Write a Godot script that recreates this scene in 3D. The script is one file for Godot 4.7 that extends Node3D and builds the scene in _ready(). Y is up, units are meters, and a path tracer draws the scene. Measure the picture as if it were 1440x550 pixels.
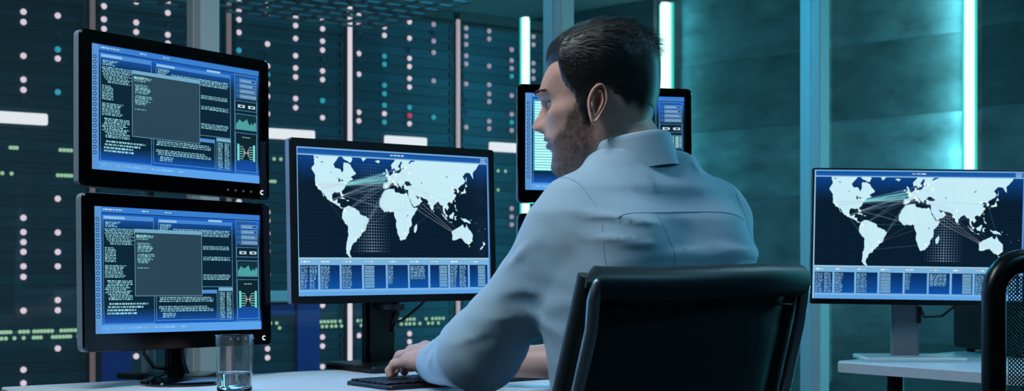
extends Node3D

# Directions of the room: "along" runs with the server racks, desk and glass partition; "back" points from them to the camera.
const TURN := 0.62309
const ALONG := Vector3(0.812, 0.0, -0.5837)
const BACK := Vector3(0.5837, 0.0, 0.812)
const EYE := 0.975
const DESK := 0.74

var rng := RandomNumberGenerator.new()
var noise := FastNoiseLite.new()
var M := {}


# ---------------------------------------------------------------- geometry helper
class Geo:
	var v := PackedVector3Array()
	var n := PackedVector3Array()
	var c := PackedColorArray()
	var uv := PackedVector2Array()
	var idx := PackedInt32Array()

	func vert(p: Vector3, nn: Vector3, cc := Color.WHITE, t := Vector2.ZERO) -> int:
		v.append(p); n.append(nn); c.append(cc); uv.append(t)
		return v.size() - 1

	func tri(a: int, b: int, d: int) -> void:
		var face := (v[b] - v[a]).cross(v[d] - v[a])
		if face.dot(n[a] + n[b] + n[d]) > 0.0:
			idx.append(a); idx.append(d); idx.append(b)
		else:
			idx.append(a); idx.append(b); idx.append(d)

	func quad(a: int, b: int, d: int, e: int) -> void:
		tri(a, b, d); tri(a, d, e)

	func poly(pts: Array, normal: Vector3, cc := Color.WHITE) -> void:
		var first := v.size()
		for p in pts:
			vert(p, normal, cc)
		for k in range(1, pts.size() - 1):
			tri(first, first + k, first + k + 1)

	func sheet(o: Vector3, x: Vector3, y: Vector3, normal: Vector3) -> void:   # a picture's rectangle: o is its top left corner
		var a := vert(o, normal, Color.WHITE, Vector2(0, 0))
		var b := vert(o + x, normal, Color.WHITE, Vector2(1, 0))
		var d := vert(o + x + y, normal, Color.WHITE, Vector2(1, 1))
		var e := vert(o + y, normal, Color.WHITE, Vector2(0, 1))
		quad(a, b, d, e)

	func box(at: Vector3, size: Vector3, bev := 0.002, turn := Basis(), cc := Color.WHITE) -> void:
		var h := size / 2.0
		bev = minf(bev, minf(h.x, minf(h.y, h.z)) * 0.98)
		var inner := h - Vector3.ONE * bev
		var put := func(p: Vector3) -> Vector3: return at + turn * p
		for ax in 3:
			var b := (ax + 1) % 3
			var d := (ax + 2) % 3
			for s in [-1.0, 1.0]:
				var q := []
				for st in [[-1, -1], [1, -1], [1, 1], [-1, 1]]:
					var p := Vector3.ZERO
					p[ax] = s * h[ax]; p[b] = st[0] * inner[b]; p[d] = st[1] * inner[d]
					q.append(put.call(p))
				var nn := Vector3.ZERO
				nn[ax] = s
				poly(q, turn * nn, cc)
			if bev <= 0.0:
				continue
			for s in [-1.0, 1.0]:                       # the chamfers along axis ax
				for t in [-1.0, 1.0]:
					var q := []
					for e in [[0, -1], [0, 1], [1, 1], [1, -1]]:
						var p := Vector3.ZERO
						p[ax] = e[1] * inner[ax]
						p[b] = s * (h[b] if e[0] == 0 else inner[b])
						p[d] = t * (inner[d] if e[0] == 0 else h[d])
						q.append(put.call(p))
					var nn := Vector3.ZERO
					nn[b] = s; nn[d] = t
					poly(q, (turn * nn).normalized(), cc)
		if bev > 0.0:
			for sx in [-1.0, 1.0]:
				for sy in [-1.0, 1.0]:
					for sz in [-1.0, 1.0]:
						var s := Vector3(sx, sy, sz)
						poly([put.call(s * Vector3(h.x, inner.y, inner.z)), put.call(s * Vector3(inner.x, h.y, inner.z)), put.call(s * Vector3(inner.x, inner.y, h.z))], (turn * s).normalized(), cc)

	func tube(path: Array, radius, seg := 10, cc := Color.WHITE, flat := 1.0) -> void:
		var count := path.size()
		var side := Vector3.ZERO
		var rings := []
		for k in count:
			var dir: Vector3 = (path[mini(k + 1, count - 1)] - path[maxi(k - 1, 0)]).normalized()
			if side == Vector3.ZERO:
				side = dir.cross(Vector3.UP if absf(dir.y) < 0.9 else Vector3.RIGHT).normalized()
			side = (side - dir * side.dot(dir)).normalized()
			var up := dir.cross(side)
			var r: float = radius[k] if radius is Array else radius
			var ring := []
			for j in seg:
				var a := TAU * j / seg
				var o := side * cos(a) + up * sin(a) * flat
				ring.append(vert(path[k] + o * r, (side * cos(a) + up * sin(a) / flat).normalized(), cc))
			rings.append(ring)
		for k in count - 1:
			for j in seg:
				quad(rings[k][j], rings[k][(j + 1) % seg], rings[k + 1][(j + 1) % seg], rings[k + 1][j])
		for e in [0, count - 1]:
			var pts := []
			for j in seg:
				pts.append(v[rings[e][j]])
			poly(pts, (path[e] - path[1 if e == 0 else count - 2]).normalized(), cc)

	func lathe(profile: Array, seg := 32, at := Vector3.ZERO, turn := Basis(), flat := Vector2.ONE) -> void:
		var norms := []
		for k in profile.size() - 1:
			var d: Vector2 = (profile[k + 1] - profile[k]).normalized()
			norms.append(Vector2(d.y, -d.x))
		for k in profile.size() - 1:
			var ends := [norms[k], norms[k]]
			if k > 0 and norms[k].dot(norms[k - 1]) > 0.75: ends[0] = (norms[k] + norms[k - 1]).normalized()
			if k < norms.size() - 1 and norms[k].dot(norms[k + 1]) > 0.75: ends[1] = (norms[k] + norms[k + 1]).normalized()
			var rows := [[], []]
			for e in 2:
				var p: Vector2 = profile[k + e]
				for j in seg:
					var a := TAU * j / seg
					rows[e].append(vert(at + turn * Vector3(cos(a) * p.x * flat.x, p.y, sin(a) * p.x * flat.y), turn * Vector3(cos(a) * ends[e].x, ends[e].y, sin(a) * ends[e].x).normalized()))
			for j in seg:
				quad(rows[0][j], rows[0][(j + 1) % seg], rows[1][(j + 1) % seg], rows[1][j])

	func grid(nu: int, nv: int, at: Callable, wrap := false, tint = null, sgn := 1.0) -> void:
		var first := v.size()
		var cols := nu if wrap else nu + 1
		var pts := PackedVector3Array()
		for j in nv + 1:
			for i in cols:
				pts.append(at.call(float(i) / nu, float(j) / nv))
		for j in nv + 1:
			for i in cols:
				var l := (i + cols - 1) % cols if wrap else maxi(i - 1, 0)
				var r := (i + 1) % cols if wrap else mini(i + 1, cols - 1)
				var du := pts[j * cols + r] - pts[j * cols + l]
				var dv := pts[mini(j + 1, nv) * cols + i] - pts[maxi(j - 1, 0) * cols + i]
				var nn := du.cross(dv).normalized() * sgn
				vert(pts[j * cols + i], nn, tint.call(float(i) / nu, float(j) / nv, pts[j * cols + i]) if tint != null else Color.WHITE, Vector2(float(i) / nu, float(j) / nv))
		for j in nv:
			for i in nu:
				var a := first + j * cols + i
				var b := first + j * cols + (i + 1) % cols
				quad(a, b, b + cols, a + cols)

	func outline(w: float, h: float, r: float, steps := 6) -> Array:
		var out := []
		for q in 4:
			var cx := (w / 2 - r) * (1 if q in [0, 3] else -1)
			var cy := (h / 2 - r) * (1 if q in [0, 1] else -1)
			for k in steps + 1:
				var a := PI / 2 * (q + float(k) / steps)
				out.append(Vector2(cx + cos(a) * r, cy + sin(a) * r))
		return out

	func slab(w: float, h: float, r: float, z0: float, z1: float, bev := 0.002, at := Vector3.ZERO, turn := Basis(), shift := Vector2.ZERO) -> void:   # a rounded rectangle with thickness along z, chamfered at z1
		var outer := outline(w, h, r)
		var inner := outline(w - 2 * bev, h - 2 * bev, maxf(r - bev, 0.0005))
		var rows := [[outer, z0], [outer, z1 - bev], [inner, z1]]
		for k in outer.size():
			var m := (k + 1) % outer.size()
			for t in 2:
				var q := []
				for e in [[t, k], [t, m], [t + 1, m], [t + 1, k]]:
					var p: Vector2 = rows[e[0]][0][e[1]] + shift
					q.append(at + turn * Vector3(p.x, p.y, rows[e[0]][1]))
				var o: Vector2 = (outer[k] + outer[m]).normalized()
				var edge: Vector2 = outer[m] - outer[k]
				o = Vector2(edge.y, -edge.x).normalized() if edge.length() > 1e-6 else o
				poly(q, turn * Vector3(o.x, o.y, 0.0 if t == 0 else 1.0).normalized())
		for e in [[outer, z0, -1.0], [inner, z1, 1.0]]:
			var pts := []
			for p in e[0]:
				pts.append(at + turn * Vector3(p.x + shift.x, p.y + shift.y, e[1]))
			poly(pts, turn * Vector3(0, 0, e[2]))

	func surround(w: float, h: float, r: float, iw: float, ih: float, ioff: Vector2, z0: float, z1: float, lip := 0.003) -> void:   # a rounded frame round an opening
		var outer := outline(w, h, r)
		var inner := outline(iw, ih, 0.0006)
		for k in outer.size():
			var m := (k + 1) % outer.size()
			var oa := Vector3(outer[k].x, outer[k].y, 0)
			var ob := Vector3(outer[m].x, outer[m].y, 0)
			var ia := Vector3(inner[k].x + ioff.x, inner[k].y + ioff.y, 0)
			var ib := Vector3(inner[m].x + ioff.x, inner[m].y + ioff.y, 0)
			var f := Vector3(0, 0, z1)
			var b := Vector3(0, 0, z0)
			var ins := 0.0018
			var ca := oa - oa.normalized() * ins
			var cb := ob - ob.normalized() * ins
			var edge: Vector3 = ob - oa
			var o := Vector3(edge.y, -edge.x, 0).normalized() if edge.length() > 1e-6 else oa.normalized()
			poly([ca + f, cb + f, ib + f, ia + f], Vector3(0, 0, 1))
			poly([oa + f - Vector3(0, 0, ins), ob + f - Vector3(0, 0, ins), cb + f, ca + f], (o + Vector3(0, 0, 1)).normalized())
			poly([oa + b, ob + b, ob + f - Vector3(0, 0, ins), oa + f - Vector3(0, 0, ins)], o)
			var d := Vector3(0, 0, z1 - lip)
			var ie := ib - ia
			if ie.length() > 1e-6:
				poly([ia + f, ib + f, ib + d, ia + d], Vector3(-ie.y, ie.x, 0).normalized())
			poly([oa + b, ob + b, ib + b, ia + b], Vector3(0, 0, -1))

	func mesh() -> ArrayMesh:
		var a := []
		a.resize(Mesh.ARRAY_MAX)
		a[Mesh.ARRAY_VERTEX] = v; a[Mesh.ARRAY_NORMAL] = n; a[Mesh.ARRAY_COLOR] = c; a[Mesh.ARRAY_TEX_UV] = uv; a[Mesh.ARRAY_INDEX] = idx
		var m := ArrayMesh.new()
		m.add_surface_from_arrays(Mesh.PRIMITIVE_TRIANGLES, a)
		return m


# ---------------------------------------------------------------- node helpers
func put(called: String, g, mat: Material, parent: Node = null) -> MeshInstance3D:
	var o := MeshInstance3D.new()
	o.name = called
	o.mesh = g.mesh() if g is Geo else g
	o.material_override = null
	o.set_surface_override_material(0, mat)
	(parent if parent else self).add_child(o, true)
	return o


func thing(called: String, label: String, category: String, at := Vector3.ZERO, turn := 0.0, group := "") -> Node3D:
	var o := Node3D.new()
	o.name = called
	add_child(o, true)
	o.position = at
	o.rotation.y = turn
	tag(o, label, category, group)
	return o


func tag(o: Node, label: String, category := "", group := "", kind := "") -> Node:
	o.set_meta("label", label)
	if category: o.set_meta("category", category)
	if group: o.set_meta("group", group)
	if kind: o.set_meta("kind", kind)
	return o


func shell(called: String, g, mat: Material, label: String) -> MeshInstance3D:
	var o := put(called, g, mat)
	o.set_meta("kind", "structure")
	o.set_meta("label", label)
	return o


func fr(u: float, y: float, b: float) -> Vector3:
	return ALONG * u + Vector3(0, y, 0) + BACK * b


func area(at: Vector3, towards: Vector3, size: Vector2, color: Color, energy: float, parent: Node = null) -> AreaLight3D:
	var l := AreaLight3D.new()
	l.name = "light"
	l.area_size = size
	l.light_color = color
	l.light_energy = energy
	l.area_range = 30.0
	l.shadow_enabled = true
	(parent if parent else self).add_child(l, true)
	l.transform = Transform3D(Basis.looking_at(towards.normalized(), Vector3.UP if absf(towards.normalized().y) < 0.95 else Vector3.FORWARD), at)
	return l


func mat(color: Color, rough := 0.5, metal := 0.0, spec := 0.5) -> StandardMaterial3D:
	var m := StandardMaterial3D.new()
	m.albedo_color = color
	m.roughness = rough
	m.metallic = metal
	m.metallic_specular = spec
	return m


func glow(color: Color, energy: float) -> StandardMaterial3D:
	var m := mat(Color(0.02, 0.02, 0.02), 0.4)
	m.emission_enabled = true
	m.emission = color
	m.emission_energy_multiplier = energy
	return m


func noise_map(size: int, freq: float, ramp: Array, octaves := 5, sd := 1, normal := false, bump := 4.0) -> NoiseTexture2D:
	var t := NoiseTexture2D.new()
	var f := FastNoiseLite.new()
	f.seed = sd
	f.frequency = freq
	f.fractal_octaves = octaves
	f.noise_type = FastNoiseLite.TYPE_SIMPLEX_SMOOTH
	t.width = size; t.height = size
	t.seamless = true
	t.noise = f
	if normal:
		t.as_normal_map = true
		t.bump_strength = bump
	elif ramp.size():
		var g := Gradient.new()
		g.offsets = PackedFloat32Array(range(ramp.size()).map(func(k): return float(k) / (ramp.size() - 1)))
		g.colors = PackedColorArray(ramp)
		t.color_ramp = g
	return t


func make_materials() -> void:
	M.concrete = mat(Color.WHITE, 0.75)
	M.concrete.albedo_texture = noise_map(1024, 0.007, [Color(0.20, 0.22, 0.23), Color(0.34, 0.36, 0.37), Color(0.42, 0.44, 0.45), Color(0.46, 0.48, 0.49), Color(0.60, 0.62, 0.63)], 6, 7)
	M.concrete.uv1_triplanar = true
	M.concrete.uv1_world_triplanar = true
	M.concrete.uv1_scale = Vector3(0.55, 0.75, 0.55)
	M.concrete.heightmap_enabled = true
	M.concrete.heightmap_texture = noise_map(512, 0.03, [], 5, 12)
	M.concrete.heightmap_scale = 0.35
	M.floor = mat(Color(0.17, 0.19, 0.21), 0.35)
	M.ceiling = mat(Color(0.62, 0.66, 0.68), 0.8)
	M.office_wall = mat(Color(0.16, 0.19, 0.21), 0.8)
	M.rack = mat(Color(0.09, 0.11, 0.13), 0.45)
	M.unit = mat(Color(0.15, 0.26, 0.31), 0.55, 0.0, 0.3)
	M.vent = mat(Color(0.03, 0.035, 0.04), 0.6)
	M.blue_panel = mat(Color(0.02, 0.16, 0.55), 0.5)
	M.mullion = mat(Color(0.80, 0.83, 0.85), 0.5)
	M.pane = mat(Color(0.75, 0.95, 1.0, 0.04), 0.02)
	M.pane.transparency = BaseMaterial3D.TRANSPARENCY_ALPHA
	M.raft = mat(Color(0.36, 0.42, 0.45), 0.6)
	M.led_white = glow(Color(0.90, 0.83, 0.89), 0.95)
	M.led_veiled = glow(Color(0.66, 0.64, 0.72), 0.8)  # dimmer copy of the white, painting in the tube light's veil
	M.led_cyan = glow(Color(0.20, 0.66, 0.74), 0.8)
	M.led_red = glow(Color(0.85, 0.22, 0.40), 0.8)
	M.led_green = glow(Color(0.66, 0.86, 0.70), 0.75)
	M.led_off = glow(Color(0.02, 0.16, 0.30), 0.35)
	M.label_lamp = glow(Color(0.93, 0.95, 0.97), 0.95)
	M.tube = glow(Color(0.86, 1.0, 1.0), 1.5)
	M.added_cyan_glow = glow(Color(0.22, 0.90, 0.84), 1.0)  # painted halo of the tubes, also the added uplight's diffuser
	M.housing = mat(Color(0.35, 0.40, 0.42), 0.4, 0.6)
	M.panel_lamp = glow(Color(0.80, 0.95, 1.0), 1.5)
	M.desk = mat(Color(0.84, 0.87, 0.90), 0.35)
	M.leg = mat(Color(0.12, 0.13, 0.14), 0.4, 0.6)
	M.gloss = mat(Color(0.008, 0.009, 0.011), 0.12)
	M.matte = mat(Color(0.012, 0.014, 0.016), 0.38)
	M.side = mat(Color(0.52, 0.56, 0.62), 0.4)
	M.back = mat(Color(0.02, 0.022, 0.025), 0.5)
	M.grey_stand = mat(Color(0.46, 0.48, 0.52), 0.45)
	M.pale_stand = mat(Color(0.78, 0.82, 0.84), 0.35)
	M.cable = mat(Color(0.015, 0.016, 0.018), 0.4)
	M.power = glow(Color(0.9, 0.95, 1.0), 1.0)
	M.key = mat(Color(0.025, 0.028, 0.032), 0.45)
	M.keyboard = mat(Color(0.018, 0.02, 0.023), 0.4)
	M.leather = mat(Color(0.15, 0.185, 0.20), 0.42)
	M.leather.heightmap_enabled = true
	M.leather.heightmap_texture = noise_map(512, 0.06, [], 3, 21)
	M.leather.heightmap_scale = 0.02
	M.leather.uv1_triplanar = true
	M.leather.uv1_scale = Vector3(5, 5, 5)
	M.chrome = mat(Color(0.85, 0.88, 0.90), 0.30, 1.0)
	M.plastic = mat(Color(0.012, 0.013, 0.015), 0.3)
	M.net = mat(Color(0.03, 0.034, 0.038), 0.5)
	M.shirt = mat(Color(0.65, 0.755, 0.83), 0.82)
	M.shirt.rim_enabled = true
	M.shirt.rim = 0.25
	M.shirt.rim_tint = 0.5
	M.seam = mat(Color(0.60, 0.70, 0.78), 0.85)
	M.cuff = mat(Color(0.69, 0.79, 0.86), 0.8)
	M.skin = mat(Color.WHITE, 0.48)
	M.skin.vertex_color_use_as_albedo = true
	M.skin.subsurf_scatter_enabled = true
	M.skin.subsurf_scatter_strength = 0.12
	M.skin.heightmap_enabled = true
	M.skin.heightmap_texture = noise_map(512, 0.05, [], 4, 31)
	M.skin.heightmap_scale = 0.012
	M.skin.uv1_triplanar = true
	M.skin.uv1_scale = Vector3(12, 12, 12)
	M.hair = mat(Color.WHITE, 0.45)
	M.hair.vertex_color_use_as_albedo = true
	M.eye = mat(Color(0.82, 0.80, 0.78), 0.1)
	M.iris = mat(Color(0.10, 0.07, 0.05), 0.1)
	M.trousers = mat(Color(0.03, 0.035, 0.045), 0.85)
	M.shoe = mat(Color(0.02, 0.018, 0.016), 0.3)
	M.glass = mat(Color(0.96, 0.99, 1.0, 0.01), 0.01, 0.0, 0.7)
	M.glass.transparency = BaseMaterial3D.TRANSPARENCY_ALPHA
	M.glass_base = mat(Color(0.96, 0.99, 1.0, 0.0), 0.01)
	M.glass_base.refraction_enabled = true
	M.glass_base.refraction_scale = 0.05
	M.water = mat(Color(0.95, 0.98, 1.0, 0.0), 0.01)
	M.water.refraction_enabled = true
	M.water.refraction_scale = 0.033


# ---------------------------------------------------------------- start
func _ready() -> void:
	rng.seed = 20
	noise.seed = 3
	noise.frequency = 1.0
	noise.fractal_octaves = 3
	var cam := Camera3D.new()
	cam.name = "camera"
	cam.projection = Camera3D.PROJECTION_FRUSTUM
	cam.near = 0.05
	cam.far = 60.0
	cam.size = 2.0 * 0.05 * 275.0 / 1900.0
	cam.frustum_offset = Vector2(0, 0.05 * 93.0 / 1900.0)
	cam.position = Vector3(0, EYE, 0)
	add_child(cam)
	cam.current = true
	var lens := CameraAttributesPhysical.new()
	lens.frustum_near = 0.05
	lens.frustum_far = 60.0
	lens.frustum_focal_length = 50.0
	lens.frustum_focus_distance = 2.45
	lens.exposure_aperture = 8.0
	cam.attributes = lens
	var env := Environment.new()
	env.background_mode = Environment.BG_COLOR
	env.background_color = Color(0.004, 0.012, 0.016)
	env.tonemap_mode = Environment.TONE_MAPPER_LINEAR
	env.tonemap_exposure = 1.0
	env.sdfgi_enabled = true
	env.ssao_enabled = true
	env.ssil_enabled = true
	var we := WorldEnvironment.new()
	we.name = "environment"
	we.environment = env
	add_child(we)
	make_materials()
	build_lamps()
	build_room()
	build_racks()
	build_partition()
	build_desks()
	build_monitors()
	build_chairs()
	build_person()
	build_small_things()


# ---------------------------------------------------------------- lamps
func ceiling_light(at: Vector3, size: Vector2, color: Color, energy: float, label: String, where := TURN) -> void:
	var t := thing("ceiling_light", label, "ceiling light", at, where, "panel lights in the ceiling")
	var g := Geo.new()
	for s in [-1.0, 1.0]:
		g.box(Vector3(s * (size.x / 2 + 0.015), -0.02, 0), Vector3(0.03, 0.04, size.y + 0.06), 0.004)
		g.box(Vector3(0, -0.02, s * (size.y / 2 + 0.015)), Vector3(size.x, 0.04, 0.03), 0.004)
	put("frame", g, M.housing, t)
	g = Geo.new()
	g.box(Vector3(0, -0.018, 0), Vector3(size.x, 0.012, size.y), 0.002)
	put("diffuser", g, M.panel_lamp, t)
	area(Vector3(0, -0.045, 0), Vector3.DOWN, size, color, energy, t)


func tube_light(at: Vector3, turn: float, from: float, top: float, width: float, ways: Array, color: Color, energy: float, label: String) -> void:
	var t := thing("tube_light", label, "tube light", at, turn, "vertical tube lights")
	var mid := (from + top) / 2
	var g := Geo.new()
	g.box(Vector3(0, mid, -0.022), Vector3(width * 0.9, top - from + 0.02, 0.012), 0.002)
	put("housing", g, M.housing, t)
	g = Geo.new()
	g.tube([Vector3(0, from, 0), Vector3(0, from + 0.02, 0), Vector3(0, top - 0.02, 0), Vector3(0, top, 0)], [width * 0.44, width * 0.5, width * 0.5, width * 0.44], 20, Color.WHITE, 0.6)
	put("diffuser", g, M.tube, t)
	g = Geo.new()
	for s in [-1.0, 1.0]:
		g.tube([Vector3(s * width * 0.47, from + 0.004, -0.003), Vector3(s * width * 0.47, top - 0.004, -0.003)], width * 0.10, 10)
	tag(put("halo_fringe", g, M.added_cyan_glow, t), "cyan halo painted along the tube")  # added glowing edges that paint the tube's cyan halo
	for w in ways:
		area(Vector3(0, mid, 0) + w.normalized() * (width * 0.5 + 0.006), w, Vector2(width * 0.8, top - from), color, energy, t)


func build_lamps() -> void:
	var cyan := Color(0.30, 0.84, 0.92)
	# the lamps in the server room, and one more of them on this side of the glass, on the same concrete wall
	tube_light(fr(3.78, 0, -5.15), TURN, 0.1, 2.13, 0.05, [Vector3(0.3, 0, 1), Vector3(-0.3, 0, -1)], cyan, 0.55, "glowing cyan tube light standing in front of the server racks")
	var wall_turn := -0.7784
	var wd := Vector3(0.712, 0, 0.702)
	var wn := Vector3(-0.702, 0, 0.712)
	var w0 := Vector3(0.313, 0, -8.5)
	tube_light(w0 + wd * 0.865 + wn * 0.045, wall_turn, 0.1, 2.48, 0.09, [Vector3(1, 0, 0.45)], cyan, 0.9, "glowing tube light rising behind the seated man's head")
	tube_light(w0 + wd * 2.725 + wn * 0.05, wall_turn, 1.02, 2.48, 0.066, [Vector3(-1, 0, 0.25)], Color(0.42, 0.88, 0.93), 1.35, "glowing tube light above the map monitor beside the mesh chair")
	tube_light(w0 + wd * 4.9 + wn * 0.16, wall_turn, 0.3, 2.48, 0.07, [Vector3(0, 0, 1)], cyan, 5.0, "wall tube light on the office side of the glass partition")
	# the office ceiling
	ceiling_light(fr(0.35, 2.5, -1.9), Vector2(1.2, 0.3), Color(0.92, 0.97, 1.0), 2.7, "cool white ceiling panel light above the stacked pair of monitors")
	ceiling_light(fr(2.3, 2.5, 0.1), Vector2(1.2, 0.3), Color(0.45, 0.84, 1.0), 1.5, "cool blue ceiling panel light behind the office chair")
	ceiling_light(fr(-1.2, 2.5, -2.6), Vector2(1.2, 0.3), Color(0.58, 0.88, 1.0), 1.15, "added cool white ceiling panel light near the office's dark side wall")  # added, unseen: brightens the mullions' left faces and the monitor sides
	ceiling_light(fr(3.4, 2.5, -1.4), Vector2(1.2, 0.3), Color(0.62, 0.88, 1.0), 1.3, "added cool ceiling panel light above the second desk and the mesh chair")  # added, unseen: brightens the second desk and the monitor's stand
	# added uplight, unseen on top of the cabinets, to brighten the ceiling
	var st := thing("added_uplight", "added cyan uplight, unseen on top of the server racks, brightening the ceiling", "added uplight", fr(3.35, 2.212, -6.1), TURN)
	var g := Geo.new()
	g.box(Vector3(0, 0.012, 0), Vector3(1.7, 0.024, 0.05), 0.003)
	put("housing", g, M.housing, st)
	g = Geo.new()
	g.box(Vector3(0, 0.028, 0), Vector3(1.66, 0.008, 0.04), 0.002)
	put("diffuser", g, M.added_cyan_glow, st)
	area(Vector3(0, 0.037, 0), Vector3.UP, Vector2(1.64, 0.04), cyan, 0.5, st)
	# the aisle in front of the racks
	ceiling_light(fr(2.85, 2.5, -4.05), Vector2(1.2, 0.3), Color(0.07, 0.64, 0.80), 4.2, "added teal ceiling panel light over the aisle, brightening the server racks")  # added, unseen: teal lift on the racks, instead of a reflection in the glass
	ceiling_light(fr(4.4, 2.5, -7.3), Vector2(0.6, 0.3), Color(0.25, 0.80, 0.90), 5.0, "dim teal ceiling panel light behind the server racks")


# ---------------------------------------------------------------- room
func plain_wall(called: String, u0: float, b0: float, u1: float, b1: float, out: float, m: Material, label: String) -> void:
	var a := fr(u0, 0, b0)
	var b := fr(u1, 0, b1)
	var dir := (b - a).normalized()
	var g := Geo.new()
	var turn := Basis(dir, Vector3.UP, dir.cross(Vector3.UP))
	g.box((a + b) / 2 + Vector3(0, 1.255, 0) + turn.z * out * 0.06, Vector3((b - a).length(), 2.51, 0.12), 0.0, turn)
	shell(called, g, m, label)


func build_room() -> void:
	var g := Geo.new()
	g.box(fr(2.0, -0.06, -2.8), Vector3(11.0, 0.12, 12.4), 0.0, Basis(ALONG, Vector3.UP, BACK))
	shell("floor", g, M.floor, "dark smooth floor under the desks")
	g = Geo.new()
	g.box(fr(2.0, 2.57, -2.8), Vector3(11.0, 0.12, 12.4), 0.0, Basis(ALONG, Vector3.UP, BACK))
	shell("ceiling", g, M.ceiling, "plain ceiling above the racks and the desks")
	plain_wall("wall_back", -3.0, -8.3, 5.6, -8.3, 1.0, M.office_wall, "dark wall behind the server racks")
	plain_wall("wall_left", -3.0, 3.0, -3.0, -8.3, 1.0, M.office_wall, "dark wall closing the office beside the stacked monitors")
	plain_wall("wall_front", -3.0, 3.0, 7.4, 3.0, -1.0, M.office_wall, "dark office wall behind the camera")
	# the concrete wall: boards of cast concrete, 0.385 m high; it stands back between two tube lights
	var wall := Node3D.new()
	wall.name = "wall_right"
	tag(wall, "concrete wall with horizontal casting seams lit by tube lights", "", "", "structure")
	add_child(wall)
	wall.position = Vector3(0.313, 0, -8.5)
	wall.rotation.y = -0.7784
	g = Geo.new()
	g.box(Vector3(5.0, 1.255, -0.16), Vector3(14.4, 2.51, 0.2), 0.0)
	put("core", g, M.concrete, wall)
	var tones := []
	for k in 4:
		var m: StandardMaterial3D = M.concrete.duplicate()
		m.albedo_color = Color(1, 1, 1) * [0.82, 1.0, 0.92, 1.08][k]
		m.albedo_color.a = 1.0
		m.uv1_offset = Vector3(k * 0.37, k * 0.21, k * 0.13)
		tones.append(m)
	for seg in [[-1.6, 0.80, 0.075], [0.80, 2.80, 0.0], [2.80, 5.2, 0.085], [5.2, 7.6, 0.085], [7.6, 12.0, 0.085]]:
		for row in 7:
			var y0 := maxf(0.0, 2.485 - 0.3835 * (row + 1))
			var y1 := 2.485 - 0.3835 * row
			if row == 0: y1 = 2.505
			var depth: float = 0.06 + seg[2] + (0.004 if row % 2 else 0.0) + rng.randf() * 0.002
			g = Geo.new()
			g.box(Vector3((seg[0] + seg[1]) / 2, (y0 + y1) / 2, -0.06 + depth / 2), Vector3(seg[1] - seg[0] - 0.004, y1 - y0 - 0.0006, depth), 0.0016)
			put("concrete_panel", g, tones[(row * 3 + int(seg[0] * 2 + 4)) % 4], wall)


# ---------------------------------------------------------------- racks
const LIGHTS := [
	# rack, column, colour, heights in mm
	[0, 2, "w", [1973, 1932, 1797, 1702, 1661, 1150, 1093, 1053, 1014, 956, 914, 779, 543, 489]],
	[0, 3, "w", [1972, 1798, 1230, 1093, 1014, 956, 819, 778, 623]], [0, 3, "c", [1835, 1662]],
	[1, 0, "w", [2031, 1977, 1937]], [1, 1, "w", [2065, 1978, 1938, 578]], [1, 2, "w", [2076, 2033, 1940, 1903]],
	[2, 0, "w", [2115, 2076, 2038, 1982, 1238]], [2, 0, "c", [1903]],
	[2, 1, "w", [2118, 2077, 1944, 1846, 1766, 1711, 1633, 1195, 1157, 1100, 1021, 917, 627, 587, 547]], [2, 1, "c", [1808, 1058]],
	[2, 2, "w", [2079, 2040, 1982, 1904, 1849, 1808, 1711, 1670]],
	[2, 3, "w", [2078, 2039, 1983, 1942, 1847, 1807, 1633, 775, 630, 589, 495]], [2, 3, "c", [1711]],
	[3, 0, "w", [2120, 2079, 1943, 1847, 1670, 1630, 631]],
	[3, 1, "w", [2081, 2041, 1672]], [3, 1, "c", [1943, 1905, 1806, 1766, 1712, 1632]],
	[3, 2, "w", [2119, 2041, 1945, 1906, 1849, 1808, 1633, 631, 593]], [3, 2, "c", [1711]], [3, 2, "r", [1672]],
	[3, 3, "s", [2121, 2040, 1985, 1848, 563]], [3, 3, "c", [1672]],
	[4, 0, "s", [2122, 2082, 2042, 1986, 1946, 1848, 1635]], [4, 1, "s", [2121, 2082, 1947, 1854, 1809, 1770, 1673, 1636]],
	[4, 2, "s", [2041, 1987, 1947, 1810, 1716, 1635, 1242, 1200, 1161]], [4, 2, "c", [1907, 1676]],
	[4, 3, "s", [2120, 2079, 1985, 1945, 1907]]]
const PORTS := [
	# height, then places along the racks in mm
	[1.428, [1515, 1527, 1539, 1712, 1727, 1741, 1755, 3882, 3927]], [1.325, [1483, 1519, 1701, 1715, 1730, 1743, 1756]], [1.434, [2659, 2692]], [1.333, [2631, 2648, 2663, 3882]],
	[0.695, [1475, 1488, 1501, 1514, 1552, 1567, 1582, 1607, 1622, 1636, 1650, 1664, 1678, 1715, 1730, 1744, 1758, 1773]], [0.670, [1480, 1497, 1530, 1566, 1605, 1619, 1633, 1681, 1695, 1709, 1724, 1738, 1751, 1785]],
	[0.700, [2641, 2672, 2875, 2893, 2911, 2929, 2948, 2966, 2992, 3085, 3108, 3316, 3351, 3371, 3391, 3459, 3495, 3516, 3536, 3557]], [0.678, [2686, 2878, 2900, 2922, 2948, 2970, 2999, 3104, 3320, 3347, 3367, 3391, 3423, 3471, 3495, 3528]]]


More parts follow.
